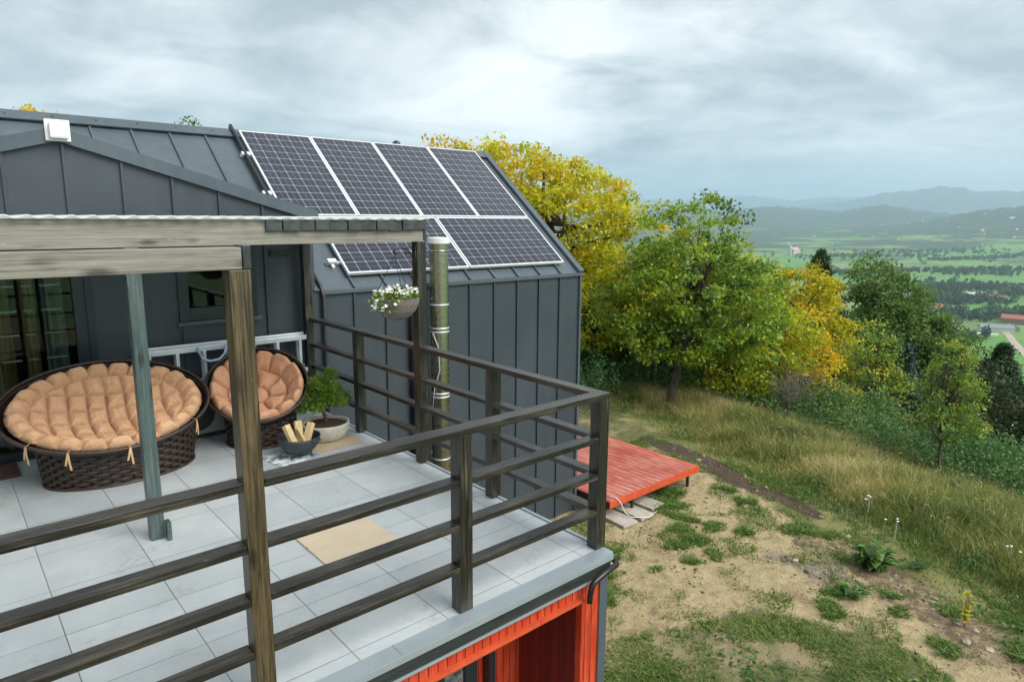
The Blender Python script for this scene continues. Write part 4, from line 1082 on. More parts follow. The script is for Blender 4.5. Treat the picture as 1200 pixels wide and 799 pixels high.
def conifer(name, label, base, H, Rb, seed, m_leaf='leaf_pine', group=None, n_whorl=26, z=None, trunk_vis=.12, cat='tree', needle=.30, dens=1.0, power=.8):
    rng = np.random.default_rng(seed); bz = float(gz(base[0], base[1])) - .05 if z is None else z
    tr = thing(name, label, cat, (base[0], base[1], bz), group=group)
    mb = MB(); B = Vector((base[0], base[1], bz))
    mb.tube([B, B + Vector((.05, .03, H * .5)), B + Vector((0, 0, H))], [H * .018, H * .011, .012], 8)
    P = []; T = []
    for w in range(n_whorl):
        f = trunk_vis + (1 - trunk_vis) * w / (n_whorl - 1); z0 = H * f
        Lr = Rb * (1 - f) ** power * rng.uniform(.8, 1.15) + .08
        nb = rng.integers(5, 8)
        for j in range(nb):
            a_ = 2 * math.pi * (j + rng.uniform(-.3, .3)) / nb; L = Lr * rng.uniform(.65, 1.15)
            e_ = Vector((L * math.cos(a_), L * math.sin(a_), L * rng.uniform(-.05, .35)))
            mb.tube([B + Vector((0, 0, z0)), B + Vector((0, 0, z0)) + e_ * .55 - Vector((0, 0, L * .06)), B + Vector((0, 0, z0)) + e_], [H * .004 + .006, .008, .004], 5)
            nt = int(26 * dens * (L + .3) / .9) + 6
            s_ = rng.uniform(.15, 1.05, nt)
            base_p = np.array(B) + np.array([0, 0, z0]) + np.outer(s_, np.array(e_))
            for _ in range(5):
                P.append(base_p + rng.normal(size=(nt, 3)) * np.array([.16, .16, .13]) * (L * .45 + .35)); T.append(np.full(nt, .42 + rng.normal() * .18) + rng.normal(size=nt) * .12)
    P = np.concatenate(P); T = np.concatenate(T)
    quads_mesh('crown', leaves_at(P, needle, needle * .22, rng, .25, -.2), T, M[m_leaf], tr)
    mb.build('trunk', M['bark'], tr, smooth=True); return tr

gy = lambda k: (lambda q: np.clip((q[:, 2] - 4.5) * k, -.25, .3))
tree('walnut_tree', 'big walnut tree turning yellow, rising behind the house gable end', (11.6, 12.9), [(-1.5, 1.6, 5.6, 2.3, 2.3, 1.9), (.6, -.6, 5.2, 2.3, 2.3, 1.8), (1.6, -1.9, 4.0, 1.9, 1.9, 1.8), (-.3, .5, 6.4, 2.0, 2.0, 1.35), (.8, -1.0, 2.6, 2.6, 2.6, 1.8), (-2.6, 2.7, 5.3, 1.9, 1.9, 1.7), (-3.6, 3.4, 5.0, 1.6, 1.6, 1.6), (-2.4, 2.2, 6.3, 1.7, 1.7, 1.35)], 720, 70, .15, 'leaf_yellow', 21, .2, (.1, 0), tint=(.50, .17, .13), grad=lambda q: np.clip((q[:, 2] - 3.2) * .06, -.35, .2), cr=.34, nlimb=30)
tree('walnut_tree', 'green walnut tree with leaning trunk standing in the dry meadow', (12.0, 7.9), [(.30, -.25, 4.85, 1.45, 1.45, 1.15), (.3, -.3, 3.8, 1.95, 1.95, 1.3), (1.0, -1.2, 3.0, 1.55, 1.55, 1.15), (-.3, .8, 2.9, 1.45, 1.45, 1.15), (.2, .2, 2.2, 1.9, 1.9, .8), (1.25, -1.45, 2.2, 1.1, 1.1, .8)], 430, 62, .13, 'leaf_green', 33, .12, (.32, -.22), tint=(.46, .15, .12), grad=lambda q: np.where(q[:, 2] < 1.6, .12, 0) + np.clip((-q[:, 0] * .2 + .0), -.05, .08), cr=.27, nlimb=34, fork=.36, shell=.5)
tree('walnut_tree', 'yellow green walnut crown spilling out right of the green walnut', (14.9, 7.6), [(0, 0, 3.4, 1.5, 1.5, 1.3), (.4, -.6, 2.2, 1.6, 1.6, 1.3), (.0, .0, 1.2, 1.5, 1.5, 1.0)], 230, 58, .125, 'leaf_yellow', 41, .1, tint=(.36, .15, .12), cr=.3)
tree('maple_tree', 'round golden yellow maple with the pine top showing behind it', (22.0, 8.9), [(0, 0, 4.7, 1.25, 1.25, 1.35), (.2, -.4, 3.4, 1.5, 1.5, 1.4), (-.3, .3, 2.2, 1.4, 1.4, 1.2)], 230, 58, .15, 'leaf_gold', 52, .12, tint=(.42, .18, .12), cr=.3)
tree('maple_tree', 'bright orange yellow young maple just above the thicket', (16.8, 6.4), [(0, 0, 2.6, .7, .7, 1.0), (.1, -.2, 1.5, .95, .95, .9), (.3, -.6, .7, 1.0, 1.0, .6)], 120, 60, .11, 'leaf_gold', 57, .06, tint=(.66, .16, .12), cr=.24)
tree('bush_tree', 'yellow green small tree in front of the tall grey green aspen', (19.2, 5.4), [(0, 0, 2.9, .8, .8, 1.0), (.1, -.1, 1.8, 1.1, 1.1, 1.0), (0, 0, .8, 1.1, 1.1, .7)], 130, 56, .12, 'leaf_olive', 61, .06, tint=(.72, .16, .12), cr=.26)
tree('aspen_tree', 'tall grey green aspen, tallest of the trees on the slope', (26.8, 7.9), [(-.1, .4, 7.0, .9, .9, 1.1), (.3, -.2, 6.0, 1.6, 1.6, 1.2), (.3, -.6, 4.7, 2.2, 2.2, 1.5), (.6, -1.9, 4.4, 1.5, 1.5, 1.2), (.5, -1.3, 3.1, 2.5, 2.5, 1.5), (0, .4, 1.8, 2.2, 2.2, 1.4)], 700, 58, .15, 'leaf_olive', 66, .16, tint=(.36, .15, .10), cr=.38, aspect=.6, nlimb=34)
conifer('pine_tree', 'dark pine whose top peeks over the golden maple', (33.5, 13.6), 10.6, 2.0, 71, z=-10.0, needle=.4, power=.6)
conifer('pine_tree', 'dark pine at the right edge with a layered top against the fields', (26.2, 3.3), 5.2, 2.2, 72, needle=.28, dens=1.3, power=.95)
conifer('pine_tree', 'small bluish young pine among the trees above the thicket', (20.6, 4.7), 3.6, 1.0, 73, 'leaf_blue', needle=.18, n_whorl=12)
conifer('pine_tree', 'dark pine low at the right edge beside the thicket', (22.4, 1.2), 4.6, 1.9, 74, needle=.24, dens=1.2, power=.95)
tree('young_tree', 'slender young tree alone in front of the thicket on the right', (12.9, 1.35), [(0, 0, 2.7, .38, .38, .5), (.0, -.05, 2.05, .62, .62, .55), (0, .05, 1.45, .75, .75, .45)], 95, 44, .085, 'leaf_olive', 81, .04, (-.02, .03), tint=(.68, .14, .1), cr=.17, nlimb=22, fork=.3)
tree('birch_tree', 'slim pale barked birch half hidden behind the green walnut', (13.5, 9.5), [(0, 0, 4.1, .6, .6, .6), (0, .1, 3.3, .8, .8, .7)], 60, 50, .09, 'leaf_green', 95, .045, m_bark='birch', tint=(.5, .15, .1), cr=.22, fork=.75)
# dark wood behind, each tree its own
k = 0
for (x, y, hgt, rr) in ((30.5, 10.5, 6.5, 2.2), (24.0, 10.0, 5.0, 1.8), (28.5, 5.2, 6.0, 2.2), (23.8, 3.6, 4.2, 1.7), (19.5, 9.6, 4.6, 1.7), (29.5, .6, 4.6, 2.0), (20.5, 2.4, 3.2, 1.3), (24.0, -.6, 4.4, 1.9), (19.0, .4, 2.8, 1.2), (31.0, 2.2, 6.0, 2.4), (17.2, 9.8, 4.2, 1.6), (21.0, -1.6, 3.2, 1.5), (15.6, 14.2, 4.4, 2.0), (17.6, 12.2, 4.4, 2.0), (13.6, 16.6, 4.2, 2.2), (14.9, 11.2, 3.2, 1.7), (13.2, 13.6, 3.0, 1.8)):
    tree('broadleaf_tree', 'dark green tree in the shaded wood on the slope behind the thicket', (x, y), [(0, 0, hgt * .72, rr * .75, rr * .75, hgt * .28), (0, 0, hgt * .42, rr, rr, hgt * .3), (.2, -.2, hgt * .2, rr * .9, rr * .9, hgt * .18)], 150, 46, .16, 'leaf_dark', 100 + k, .09, tint=(.45, .2, .14), cr=.36, nlimb=10, group='dark trees of the wood on the slope'); k += 1
tree('maple_tree', 'golden tree whose crown tip shows over the left end of the roof ridge', (-.45, 22.8), [(0, 0, 6.05, .6, .5, .6), (.0, 0, 4.4, 1.3, 1.3, 1.0)], 100, 50, .16, 'leaf_gold', 120, .12, tint=(.75, .1, .1), z=-1.0)
tree('walnut_tree', 'sparse dark tree with twig tips above the roof ridge', (1.75, 16.0), [(.25, 0, 5.58, .40, .4, .22), (-.1, 0, 4.7, .7, .7, .45)], 34, 22, .11, 'leaf_green', 121, .08, tint=(.1, .1, .1), z=-1.0, cr=.14)

# thicket along the meadow edge
BELT = np.array([(10.4, 13.5), (11.6, 10.9), (13.0, 8.6), (13.5, 6.3), (13.25, 3.4), (12.5, .9), (11.8, -1.2), (11.0, -4.0)])
def belt_pts(n, rng, depth):
    s_ = rng.uniform(0, len(BELT) - 1.001, n); i = s_.astype(int); f = (s_ - i)[:, None]
    q = BELT[i] * (1 - f) + BELT[i + 1] * f; tv = unit(BELT[i + 1] - BELT[i]); nv = np.stack([-tv[:, 1], tv[:, 0]], 1)
    nv = np.where((nv @ np.array([.935, -.355]))[:, None] < 0, -nv, nv)
    u = rng.uniform(0, 1, n)[:, None] ** .8
    return q + nv * u * depth, u[:, 0]
rt = np.random.default_rng(130)
nc, per = 1300, 46
q, u = belt_pts(nc, rt, 3.2)
hb = (.50 + .95 * u + .30 * fbm(q[:, 0], q[:, 1], 1.1, 2.0)) * rt.uniform(.35, 1.0, nc)
C_ = np.stack([q[:, 0], q[:, 1], gz(q[:, 0], q[:, 1]) + np.clip(hb, .1, 2)], 1)
P = np.repeat(C_, per, 0) + rt.normal(size=(nc * per, 3)) * np.array([.22, .22, .20])
T = np.repeat(.55 + .2 * rt.normal(size=nc), per) + .13 * rt.normal(size=nc * per)
o = quads_mesh('undergrowth', leaves_at(P, .10, .05, rt, .6), T, M['leaf_bush']); tag(o, 'dense green thicket along the lower edge of the dry meadow', 'undergrowth', kind='stuff')
# nettles right of the house corner
nc, per = 260, 40
q = np.stack([rt.uniform(8.6, 11.6, nc), rt.uniform(8.3, 13.5, nc)], 1); q = q[dd(q[:, 0], q[:, 1]) < 6.6]; q = q[q[:, 0] + .5 * q[:, 1] > 13.3]; nc = len(q)
C_ = np.stack([q[:, 0], q[:, 1], gz(q[:, 0], q[:, 1]) + rt.uniform(.15, 1.25, nc)], 1)
P = np.repeat(C_, per, 0) + rt.normal(size=(nc * per, 3)) * np.array([.10, .10, .22])
o = quads_mesh('nettles', leaves_at(P, .11, .03, rt, .2, .4), np.repeat(.42 + .14 * rt.normal(size=nc), per) + .1 * rt.normal(size=nc * per), M['leaf_bush']); tag(o, 'tall green weeds growing by the house corner', 'weeds', kind='stuff')

def blades(P, hgt, wid, rng, lean=.5):
    N = len(P); a = rng.uniform(0, 2 * np.pi, N); b = np.stack([np.cos(a), np.sin(a), np.zeros(N)], 1)
    hh = (hgt * rng.uniform(.5, 1.3, N))[:, None]; ln = rng.normal(size=(N, 3)) * np.array([lean, lean, 0]) * hh
    w = (wid * rng.uniform(.6, 1.4, N))[:, None]
    up = np.array([0, 0, 1.0]); m_ = P + up * hh * .58 + ln * .32; tp = P + up * hh * .95 + ln
    V = np.stack([P - b * w * .5, P + b * w * .5, m_ + b * w * .4, m_ - b * w * .4, m_ - b * w * .4, m_ + b * w * .4, tp + b * w * .06, tp - b * w * .06], 1)
    return V.reshape(-1, 3)
def blade_tips(V): return V.reshape(-1, 8, 3)[:, 6]
def scatter(n, box, rng):
    return np.stack([rng.uniform(box[0], box[1], n), rng.uniform(box[2], box[3], n)], 1)
rg = np.random.default_rng(140)
q = scatter(800000, (4.5, 15, -6, 15), rg); x, y = q[:, 0], q[:, 1]; D_ = dd(x, y)
sa, so, gr, st = zones(x, y)
bx = np.interp(y, BELT[::-1, 1], BELT[::-1, 0])
dens = sstep(D_ + .5 * fbm(x, y, 1.1, 5.), 6.7, 7.6) * (1 - so) * (x < bx + .9) * (.35 + .65 * sstep(D_, 7.0, 8.6))
dens = dens * (1 - (np.abs(x - 6.2) < 1.36) * (y > 3.9) * (y < 8.4))
keep = rg.uniform(0, 1, len(q)) < dens * .75; q = q[keep]; x, y = q[:, 0], q[:, 1]; D_ = D_[keep]
tone = .40 + .38 * fbm(x, y, .9, 7.) + .26 * fbm(x, y, 3.0, 2.) - .42 * sstep(-y, -1.2, 3.0) * sstep(-D_, -10, -6.5) + .16 * sstep(y, 0, 4) - .26 * (1 - sstep(D_ + .5 * fbm(x, y, .7, 77.), 7.4, 8.6)) - .15 * sstep(fbm(x, y, .55, 90.), .1, .6)
hh = (.10 + .30 * sstep(D_ + .6 * fbm(x, y, .8, 1.), 7.4, 9.0)) * (1 + .4 * fbm(x, y, 2.0, 9.))
P = np.stack([x, y, gz(x, y) - .01], 1)
o = quads_mesh('dry_grass', blades(P, np.clip(hh, .05, .5) * .9, .011, rg, .45), np.repeat(tone + .17 * rg.normal(size=len(x)), 2), M['grass_dry']); tag(o, 'tall straw coloured grass of the sloping meadow', 'grass', kind='stuff')
# taller seed stalks and low leafy weeds through the meadow
q = scatter(16000, (6.5, 15, -5, 12), rg); x, y = q[:, 0], q[:, 1]; D_ = dd(x, y); bx = np.interp(y, BELT[::-1, 1], BELT[::-1, 0])
q = q[(rg.uniform(0, 1, len(q)) < sstep(D_ + .6 * fbm(x, y, 1.2, 33.), 7.4, 8.6) * (x < bx + .6) * (.25 + .75 * sstep(fbm(x, y, 1.5, 41.), -.2, .5)))]; x, y = q[:, 0], q[:, 1]
P = np.stack([x, y, gz(x, y)], 1); hs_ = .38 + .16 * rg.normal(size=len(x)); hs_ = np.clip(hs_, .15, .8)
st_ = blades(P, hs_, .006, rg, .28); tips = blade_tips(st_)
heads = leaves_at(tips, .07, .014, rg, .1, -1.0)
o = quads_mesh('seed_stalks', np.concatenate([st_, heads]), np.concatenate([np.repeat(.78 + .15 * rg.normal(size=len(x)), 2), .8 + .15 * rg.normal(size=len(x))]), M['grass_dry']); tag(o, 'pale seed stalks standing above the meadow grass', 'grass', kind='stuff')
q = scatter(2600, (6.3, 14, -5, 12), rg); x, y = q[:, 0], q[:, 1]; D_ = dd(x, y); bx = np.interp(y, BELT[::-1, 1], BELT[::-1, 0])
q = q[(rg.uniform(0, 1, len(q)) < sstep(D_, 6.5, 7.0) * (x < bx + .3) * sstep(fbm(x, y, 1.4, 51.) + .5 * sstep(-y, -2, 2), .05, .75) * (1 - zones(x, y)[1]))]
per = 34; P = np.repeat(np.stack([q[:, 0], q[:, 1], gz(q[:, 0], q[:, 1]) + rg.uniform(.03, .22, len(q))], 1), per, 0) + rg.normal(size=(len(q) * per, 3)) * np.array([.10, .10, .06])
o = quads_mesh('meadow_weeds', leaves_at(P, .06, .03, rg, .6), np.repeat(.40 + .22 * rg.normal(size=len(q)), per) + .12 * rg.normal(size=len(P)), M['leaf_weed']); tag(o, 'low green weeds mixed into the dry meadow grass', 'weeds', kind='stuff')
# green grass in the yard: patchy
def patch_mask(x, y):
    m_ = np.zeros(len(x)); x = x + .16 * fbm(x, y, 5.5, 12.); y = y + .16 * fbm(x, y, 6.1, 15.)
    for (cx_, cy_, r_) in ((6.0, 3.3, .30), (5.6, 3.1, .3), (6.3, 3.75, .4), (6.75, 4.1, .35), (5.9, 3.9, .5), (5.55, 2.65, .28), (6.1, 2.75, .24), (5.1, 2.75, .22), (4.9, 2.3, .18), (5.3, 2.2, .16), (6.35, 2.3, .16), (4.3, 2.6, .14), (3.6, 2.9, .18), (3.0, 2.5, .2), (4.1, 3.2, .16), (7.5, 2.9, .32), (7.75, 3.5, .22), (7.15, 1.75, .34), (7.4, 1.35, .25), (5.15, .35, .22), (5.6, .55, .2), (5.9, -.35, .2), (5.4, -.9, .25), (6.3, .0, .15), (6.4, -.75, .2), (6.0, -1.6, .25)):
        m_ = np.maximum(m_, 1 - np.hypot(x - cx_, y - cy_) / r_)
    return np.clip(m_ * 1.5 + .7 * fbm(x, y, 9., 3.), 0, 1) * (m_ > 0)
q = scatter(640000, (.8, 9.3, -4, 6.5), rg); x, y = q[:, 0], q[:, 1]
sa, so, gr, st = zones(x, y); D_ = dd(x, y)
yard = np.maximum(1 - sstep(sa, .2, .6), .55 * sstep(fbm(x, y, 1.9, 31.), .28, .75)) * (1 - so) * (1 - st * .7) * (1 - sstep(D_, 7.2, 8.5)) * sstep(fbm(x, y, 1.6, 6.) + .5 * fbm(x, y, 5., 1.), -.25, .40)
den = np.maximum.reduce([yard * .62, patch_mask(x, y) * .95, (D_ < 7.4) * .38 * sstep(fbm(x, y, 3.3, 61.) + .7 * fbm(x, y, .9, 15.), .05, .8)])
den = den * (1 - (x < .1)) * (1 - (x > 4.9) * (x < 5.9) * (y > 3.2) * (y < 4.1) * .9)
keep = rg.uniform(0, 1, len(q)) < den * .9; q = q[keep]; x, y = q[:, 0], q[:, 1]
pm_ = patch_mask(x, y)
P = np.stack([x, y, gz(x, y) - .008], 1)
o = quads_mesh('green_grass', blades(P, .03 + .035 * pm_ + .02 * (fbm(x, y, 3., 2.) + 1), .012, rg, .8), np.repeat(.45 + .22 * fbm(x, y, 2.0, 4.) + .2 * rg.normal(size=len(x)), 2), M['grass_green']); tag(o, 'patchy short green grass on the bare sandy yard', 'grass', kind='stuff')
# clover and small leaves
q = scatter(60000, (.8, 9.3, -4, 6.5), rg); x, y = q[:, 0], q[:, 1]; sa, so, gr, st = zones(x, y)
den = np.maximum(patch_mask(x, y) * .85, (1 - sstep(sa, .2, .6)) * (1 - so) * sstep(fbm(x, y, 2.3, 11.), .0, .6) * .5) * (dd(x, y) < 7.6) * (1 - (x > 4.9) * (x < 5.9) * (y > 3.2) * (y < 4.1))
q = q[rg.uniform(0, 1, len(q)) < den]; x, y = q[:, 0], q[:, 1]
P = np.stack([x, y, gz(x, y) + rg.uniform(.01, .06, len(x))], 1)
o = quads_mesh('clover', leaves_at(P, .062, .042, rg, 1.2), .5 + .25 * rg.normal(size=len(x)), M['leaf_weed']); tag(o, 'low leafy clover spreading between the grass patches', 'ground cover', kind='stuff')
# rubble
def blob(mb, c, r, rng):
    vs = []
    ico = [(0, 0, 1), (.89, 0, .45), (.28, .85, .45), (-.72, .53, .45), (-.72, -.53, .45), (.28, -.85, .45), (.72, .53, -.45), (-.28, .85, -.45), (-.89, 0, -.45), (-.28, -.85, -.45), (.72, -.53, -.45), (0, 0, -1)]
    fs = [(0, 1, 2), (0, 2, 3), (0, 3, 4), (0, 4, 5), (0, 5, 1), (1, 6, 2), (2, 7, 3), (3, 8, 4), (4, 9, 5), (5, 10, 1), (6, 7, 2), (7, 8, 3), (8, 9, 4), (9, 10, 5), (10, 6, 1), (11, 7, 6), (11, 8, 7), (11, 9, 8), (11, 10, 9), (11, 6, 10)]
    sc = rng.uniform(.6, 1.3, 3) * np.array([1, 1, .6])
    for v in ico: vs.append(np.array(c) + np.array(v) * r * sc * rng.uniform(.75, 1.2))
    mb.add(vs, fs)
mb = MB(); rr_ = np.random.default_rng(150)
q = scatter(9000, (1.5, 9.6, -3.4, 6.9), rr_); x, y = q[:, 0], q[:, 1]; sa, so, gr, st = zones(x, y)
den = np.maximum.reduce([st * .42, so * .12, gr * .6, sa * .045])
q = q[(rr_.uniform(0, 1, len(q)) < den) & (q[:, 0] > .2)]
for x, y in q:
    r_ = min(.075, rr_.lognormal(-4.1, .6)); blob(mb, (x, y, float(gz(x, y)) + r_ * .2), r_, rr_)
o = mb.build('rubble', M['stone']); tag(o, 'pale stones and clods scattered on the dirt strips', 'stones', kind='stuff')

mb = MB(); rc_ = np.random.default_rng(151)
q = scatter(30000, (.8, 9.6, -3.4, 6.9), rc_); x, y = q[:, 0], q[:, 1]; sa, so, gr, st = zones(x, y)
den = np.maximum.reduce([so * .8, st * .35, sa * .10 + sa * .5 * sstep(fbm(x, y, 2.1, 21.), .1, .6)])
q = q[(rc_.uniform(0, 1, len(q)) < den)]
for x, y in q:
    r_ = min(.06, rc_.lognormal(-4.7, .5)); blob(mb, (x, y, float(gz(x, y)) + r_ * .2), r_, rc_)
o = mb.build('soil_clods', M['clod']); tag(o, 'brown soil crumbs lying over the sandy yard', 'soil', kind='stuff')

def weed(name, label, x, y, n, L, Wd, hgt, m_, seed, cat='plant', spread=.8, group=None):
    rng = np.random.default_rng(seed); z = float(gz(x, y)); pl = thing(name, label, cat, (x, y, z), group=group); tw = .006 if spread > .6 else .0025
    V = []; T = []; mb = MB()
    for i in range(n):
        a_ = rng.uniform(0, 2 * math.pi); l = L * rng.uniform(.6, 1.2); e_ = rng.uniform(.15, 1.0) * hgt
        d_ = np.array([math.cos(a_), math.sin(a_), 0]); s_ = np.array([-d_[1], d_[0], 0]); o_ = np.array([x, y, z]) + d_ * rng.uniform(0, .06) * spread
        k = spread * rng.uniform(.5, 1.1); w = Wd * rng.uniform(.7, 1.2)
        st_ = o_ + np.array([0, 0, e_ * .7]) + d_ * l * .25 * k
        mb.tube([tuple(o_), tuple(st_)], tw, 5)
        p1 = st_ + d_ * l * .5 * k + np.array([0, 0, l * .22]); p2 = st_ + d_ * l * k * 1.05 + np.array([0, 0, l * .05])
        V.append([st_, p1 + s_ * w * .5, p2, p1 - s_ * w * .5]); T.append(.5 + rng.normal() * .22)
        p3 = st_ - np.array([0, 0, e_ * .3]) + s_ * l * .3; V.append([st_ - np.array([0, 0, e_ * .3]), p3 + d_ * w * .3, p3 + s_ * l * .35, p3 - d_ * w * .3]); T.append(.4 + rng.normal() * .2)
    quads_mesh('leaves', np.array(V).reshape(-1, 3), np.array(T), M[m_], pl); mb.build('stems', M['leaf_weed'] if False else M['twig'], pl)
    return pl
weed('burdock_plant', 'large broad leaved weed at the edge of the gravel patch', 6.85, .45, 95, .30, .15, .42, 'leaf_weed', 201)
weed('burdock_plant', 'smaller broad leaved weed just below the large one on bare dirt', 5.75, .30, 40, .19, .09, .16, 'leaf_weed', 202)
weed('burdock_plant', 'light green broad leaved weed in the meadow edge right of the large one', 7.35, .02, 16, .18, .075, .2, 'leaf_weed', 203)
weed('sapling', 'thin yellowing sapling among the stones at the lower right', 6.15, -.95, 26, .11, .07, .75, 'leaf_gold', 204, 'sapling', .45)
weed('shrub', 'small yellow shrub in the brown meadow under the thicket at right', 12.3, .1, 70, .12, .07, .45, 'leaf_gold', 205, 'shrub')
weed('shrub', 'small dark green shrub right of the slender young tree', 11.7, .7, 80, .14, .08, .55, 'leaf_bush', 206, 'shrub')
db = thing('dead_bush', 'leafless grey bush between the thicket and the orange maple', 'bush', (14.6, 5.6, float(gz(14.6, 5.6))))
mb = MB(); rd = np.random.default_rng(210)
for i in range(70):
    a_ = rd.uniform(0, 2 * math.pi); L = rd.uniform(.6, 1.5); k = rd.uniform(.2, .7)
    b0 = Vector((14.6, 5.6, float(gz(14.6, 5.6)) + .2)); e_ = b0 + Vector((L * k * math.cos(a_), L * k * math.sin(a_), L * 1.1)); pts = tube_tree(mb, b0, e_, .010, .003, rd, .1, 4, 4)
    for _ in range(3): tube_tree(mb, pts[2], pts[2] + Vector(rd.normal(size=3)) * .22 + Vector((0, 0, .2)), .005, .002, rd, .1, 3, 3)
mb.build('twigs', M['twig'], db)
mb = MB(); rw = np.random.default_rng(220)
for c_ in ((8.05, .75), (8.2, .62), (8.0, .55), (8.9, 1.3), (8.6, -.9)):
    for i in range(3 if c_[0] > 8.5 else 1):
        p_ = np.array([c_[0] + rw.normal() * .05, c_[1] + rw.normal() * .05, float(gz(*c_)) + .34]); mb.lathe([(.0, .006), (.016, .004), (.022, 0), (.0, -.006)], 8, tuple(p_)); mb.tube([tuple(p_), (c_[0], c_[1], float(gz(*c_)))], .0015, 4)
tag(mb.build('wild_flowers', M['petal']), 'white umbel flowers standing in the dry meadow', 'flowers', kind='stuff')

# ------------------------------------------------------------------ valley
def zf(x, y): return float(gz(x, y))
def prism_house(name, label, cat, x, y, w, l, hw, hr, rot, wall, roof, group=None, parts=True):
    z = zf(x, y)
    hs = thing(name, label, cat, (x, y, z), rot, group); W = Matrix.Translation((x, y, z)) @ Matrix.Rotation(rot, 4, 'Z')
    MB().box(-l / 2, l / 2, -w / 2, w / 2, -.5, hw).build('wall', wall, hs, W)
    e = .5
    MB().prism([(-w / 2 - e, hw - .1), (w / 2 + e, hw - .1), (w / 2 + e, hw + .15), (0, hw + hr), (-w / 2 - e, hw + .15)], 0, -l / 2 - e, l / 2 + e).build('roof', roof, hs, W)
    return hs
M['vwall'] = simple('pale_render', (.52, .50, .47), .8); M['vred'] = simple('red_tin_roof', (.34, .10, .07), .7); M['vgrey'] = simple('grey_tin_roof', (.22, .25, .28), .6); M['vbrown'] = simple('brown_tile_roof', (.26, .15, .10), .8); M['vwhite'] = simple('white_tin_roof', (.62, .64, .66), .5)
M['road'] = simple('gravel_road', (.40, .34, .27), .9)
b_ = prism_house('barn', 'long dark roofed barn at the end of the gravel road in the green field', 'barn', 842, 186, 12, 30, 4, 3.4, R(118), M['vwall'], M['vgrey'])
prism_house('barn', 'second dark barn butting up to the long barn beside the gravel road', 'barn', 858, 176, 11, 14, 4, 3.0, R(30), M['vgrey'], M['vgrey'])
prism_house('shed', 'low grey shed left of the barns in the green field', 'shed', 829, 229, 8, 20, 2.5, 1.6, R(110), M['vbrown'], M['vgrey'])
prism_house('farm_hall', 'reddish brick hall at the right edge of the green field', 'hall', 930, 178, 18, 46, 6, 4, R(98), M['vbrown'], M['vred'])
for (x, y, l, rt_, lb) in ((822, 217, 26, 118, 'pale greenhouse strip left of the barns'), (802, 189, 30, 120, 'white covered strip below the barns in the green field')):
    tag(MB().box(-l / 2, l / 2, -2.5, 2.5, -.3, 1.6).build('greenhouse', M['vwhite'], None, Matrix.Translation((x, y, zf(x, y))) @ Matrix.Rotation(R(rt_), 4, 'Z'), bevel=.4), lb, 'greenhouse')
for (x, y, l, w, hw, rf, lb) in ((995, 318, 16, 11, 5, 'vwhite', 'white roofed house at the left end of the hamlet by the trees'), (998, 306, 20, 11, 5, 'vwhite', 'white roofed hall second from the left in the hamlet'), (990, 288, 18, 12, 6, 'vred', 'red roofed house in the middle of the hamlet'), (978, 277, 14, 10, 5, 'vbrown', 'brown roofed house at the right end of the hamlet'), (1108, 352, 26, 12, 7, 'vwhite', 'large pale house above the hamlet in front of the tree clump'), (1198, 298, 22, 11, 6, 'vwhite', 'white house in front of the big tree clump'), (1183, 281, 18, 11, 6, 'vred', 'red roofed house just right of the white one by the tree clump'), (1180, 264, 20, 12, 6, 'vbrown', 'brown roofed house at the right end of the tree clump')):
    prism_house('village_house', lb, 'house', x, y, w, l, hw, 3.2, R(random.uniform(90, 135)), M['vwall'], M[rf])
# far villages: small pale houses scattered over the far valley floor
vr = np.random.default_rng(300); roofs = ['vred', 'vwhite', 'vbrown', 'vgrey']
proto = {}
for rf in roofs:
    mb = MB(); mb.box(-9, 9, -6, 6, -2, 7, 0); mb.prism([(-6.5, 6.9), (6.5, 6.9), (6.5, 7.2), (0, 11.5), (-6.5, 7.2)], 0, -9.6, 9.6, 1)
    proto[rf] = mb
VP = [(2766, 830), (2553, 710), (2650, 907), (2622, 855), (2340, 916), (3179, 792), (5805, 1366), (5369, 1169), (5279, 1423), (2141, 1075), (2060, 1040), (2380, 1010), (2900, 960), (2980, 1010), (3300, 1050), (3600, 900), (3450, 1200), (3900, 1080), (4200, 1250), (4300, 960), (4600, 1150), (4700, 1500), (3100, 1350), (2700, 1200), (2500, 1130), (2850, 720), (3050, 640), (3500, 760), (3800, 820), (4100, 780)]
VP += [(float(a_), float(b_)) for a_, b_ in zip(vr.uniform(2700, 5600, 26), vr.uniform(600, 1900, 26))]
mesh_cache = {}
for i, (x, y) in enumerate(VP):
    rf = roofs[vr.choice(4, p=[.3, .4, .18, .12])]
    if rf not in mesh_cache:
        o = proto[rf].build('village_house', [M['vwall'], M[rf]]); mesh_cache[rf] = o.data
    else: o = link(bpy.data.objects.new('village_house', mesh_cache[rf]))
    s_ = vr.uniform(.55, 1.0) * (.6 if x < 3500 else .85); o.matrix_basis = Matrix.Translation((x, y, zf(x, y))) @ Matrix.Rotation(vr.uniform(0, 3.1), 4, 'Z') @ Matrix.Scale(s_, 4)
    tag(o, {'vred': 'tiny red roofed house in the far villages across the valley', 'vwhite': 'tiny white roofed house in the far villages across the valley', 'vbrown': 'tiny brown roofed house in the far villages across the valley', 'vgrey': 'tiny grey roofed house in the far villages across the valley'}[rf], 'house', 'houses of the far villages')
ch_ = thing('church', 'pale church with a pink roof far off above the golden maple', 'church', (2141, 1051, zf(2141, 1051)))
MB().box(2121, 2161, 1041, 1061, zf(2141, 1051) - 2, zf(2141, 1051) + 16).build('nave', M['vwall'], ch_)
MB().prism([(1039, zf(2141, 1051) + 16), (1063, zf(2141, 1051) + 16), (1051, zf(2141, 1051) + 26)], 0, 2119, 2163).build('roof', simple('pink_roof', (.55, .30, .26), .7), ch_)
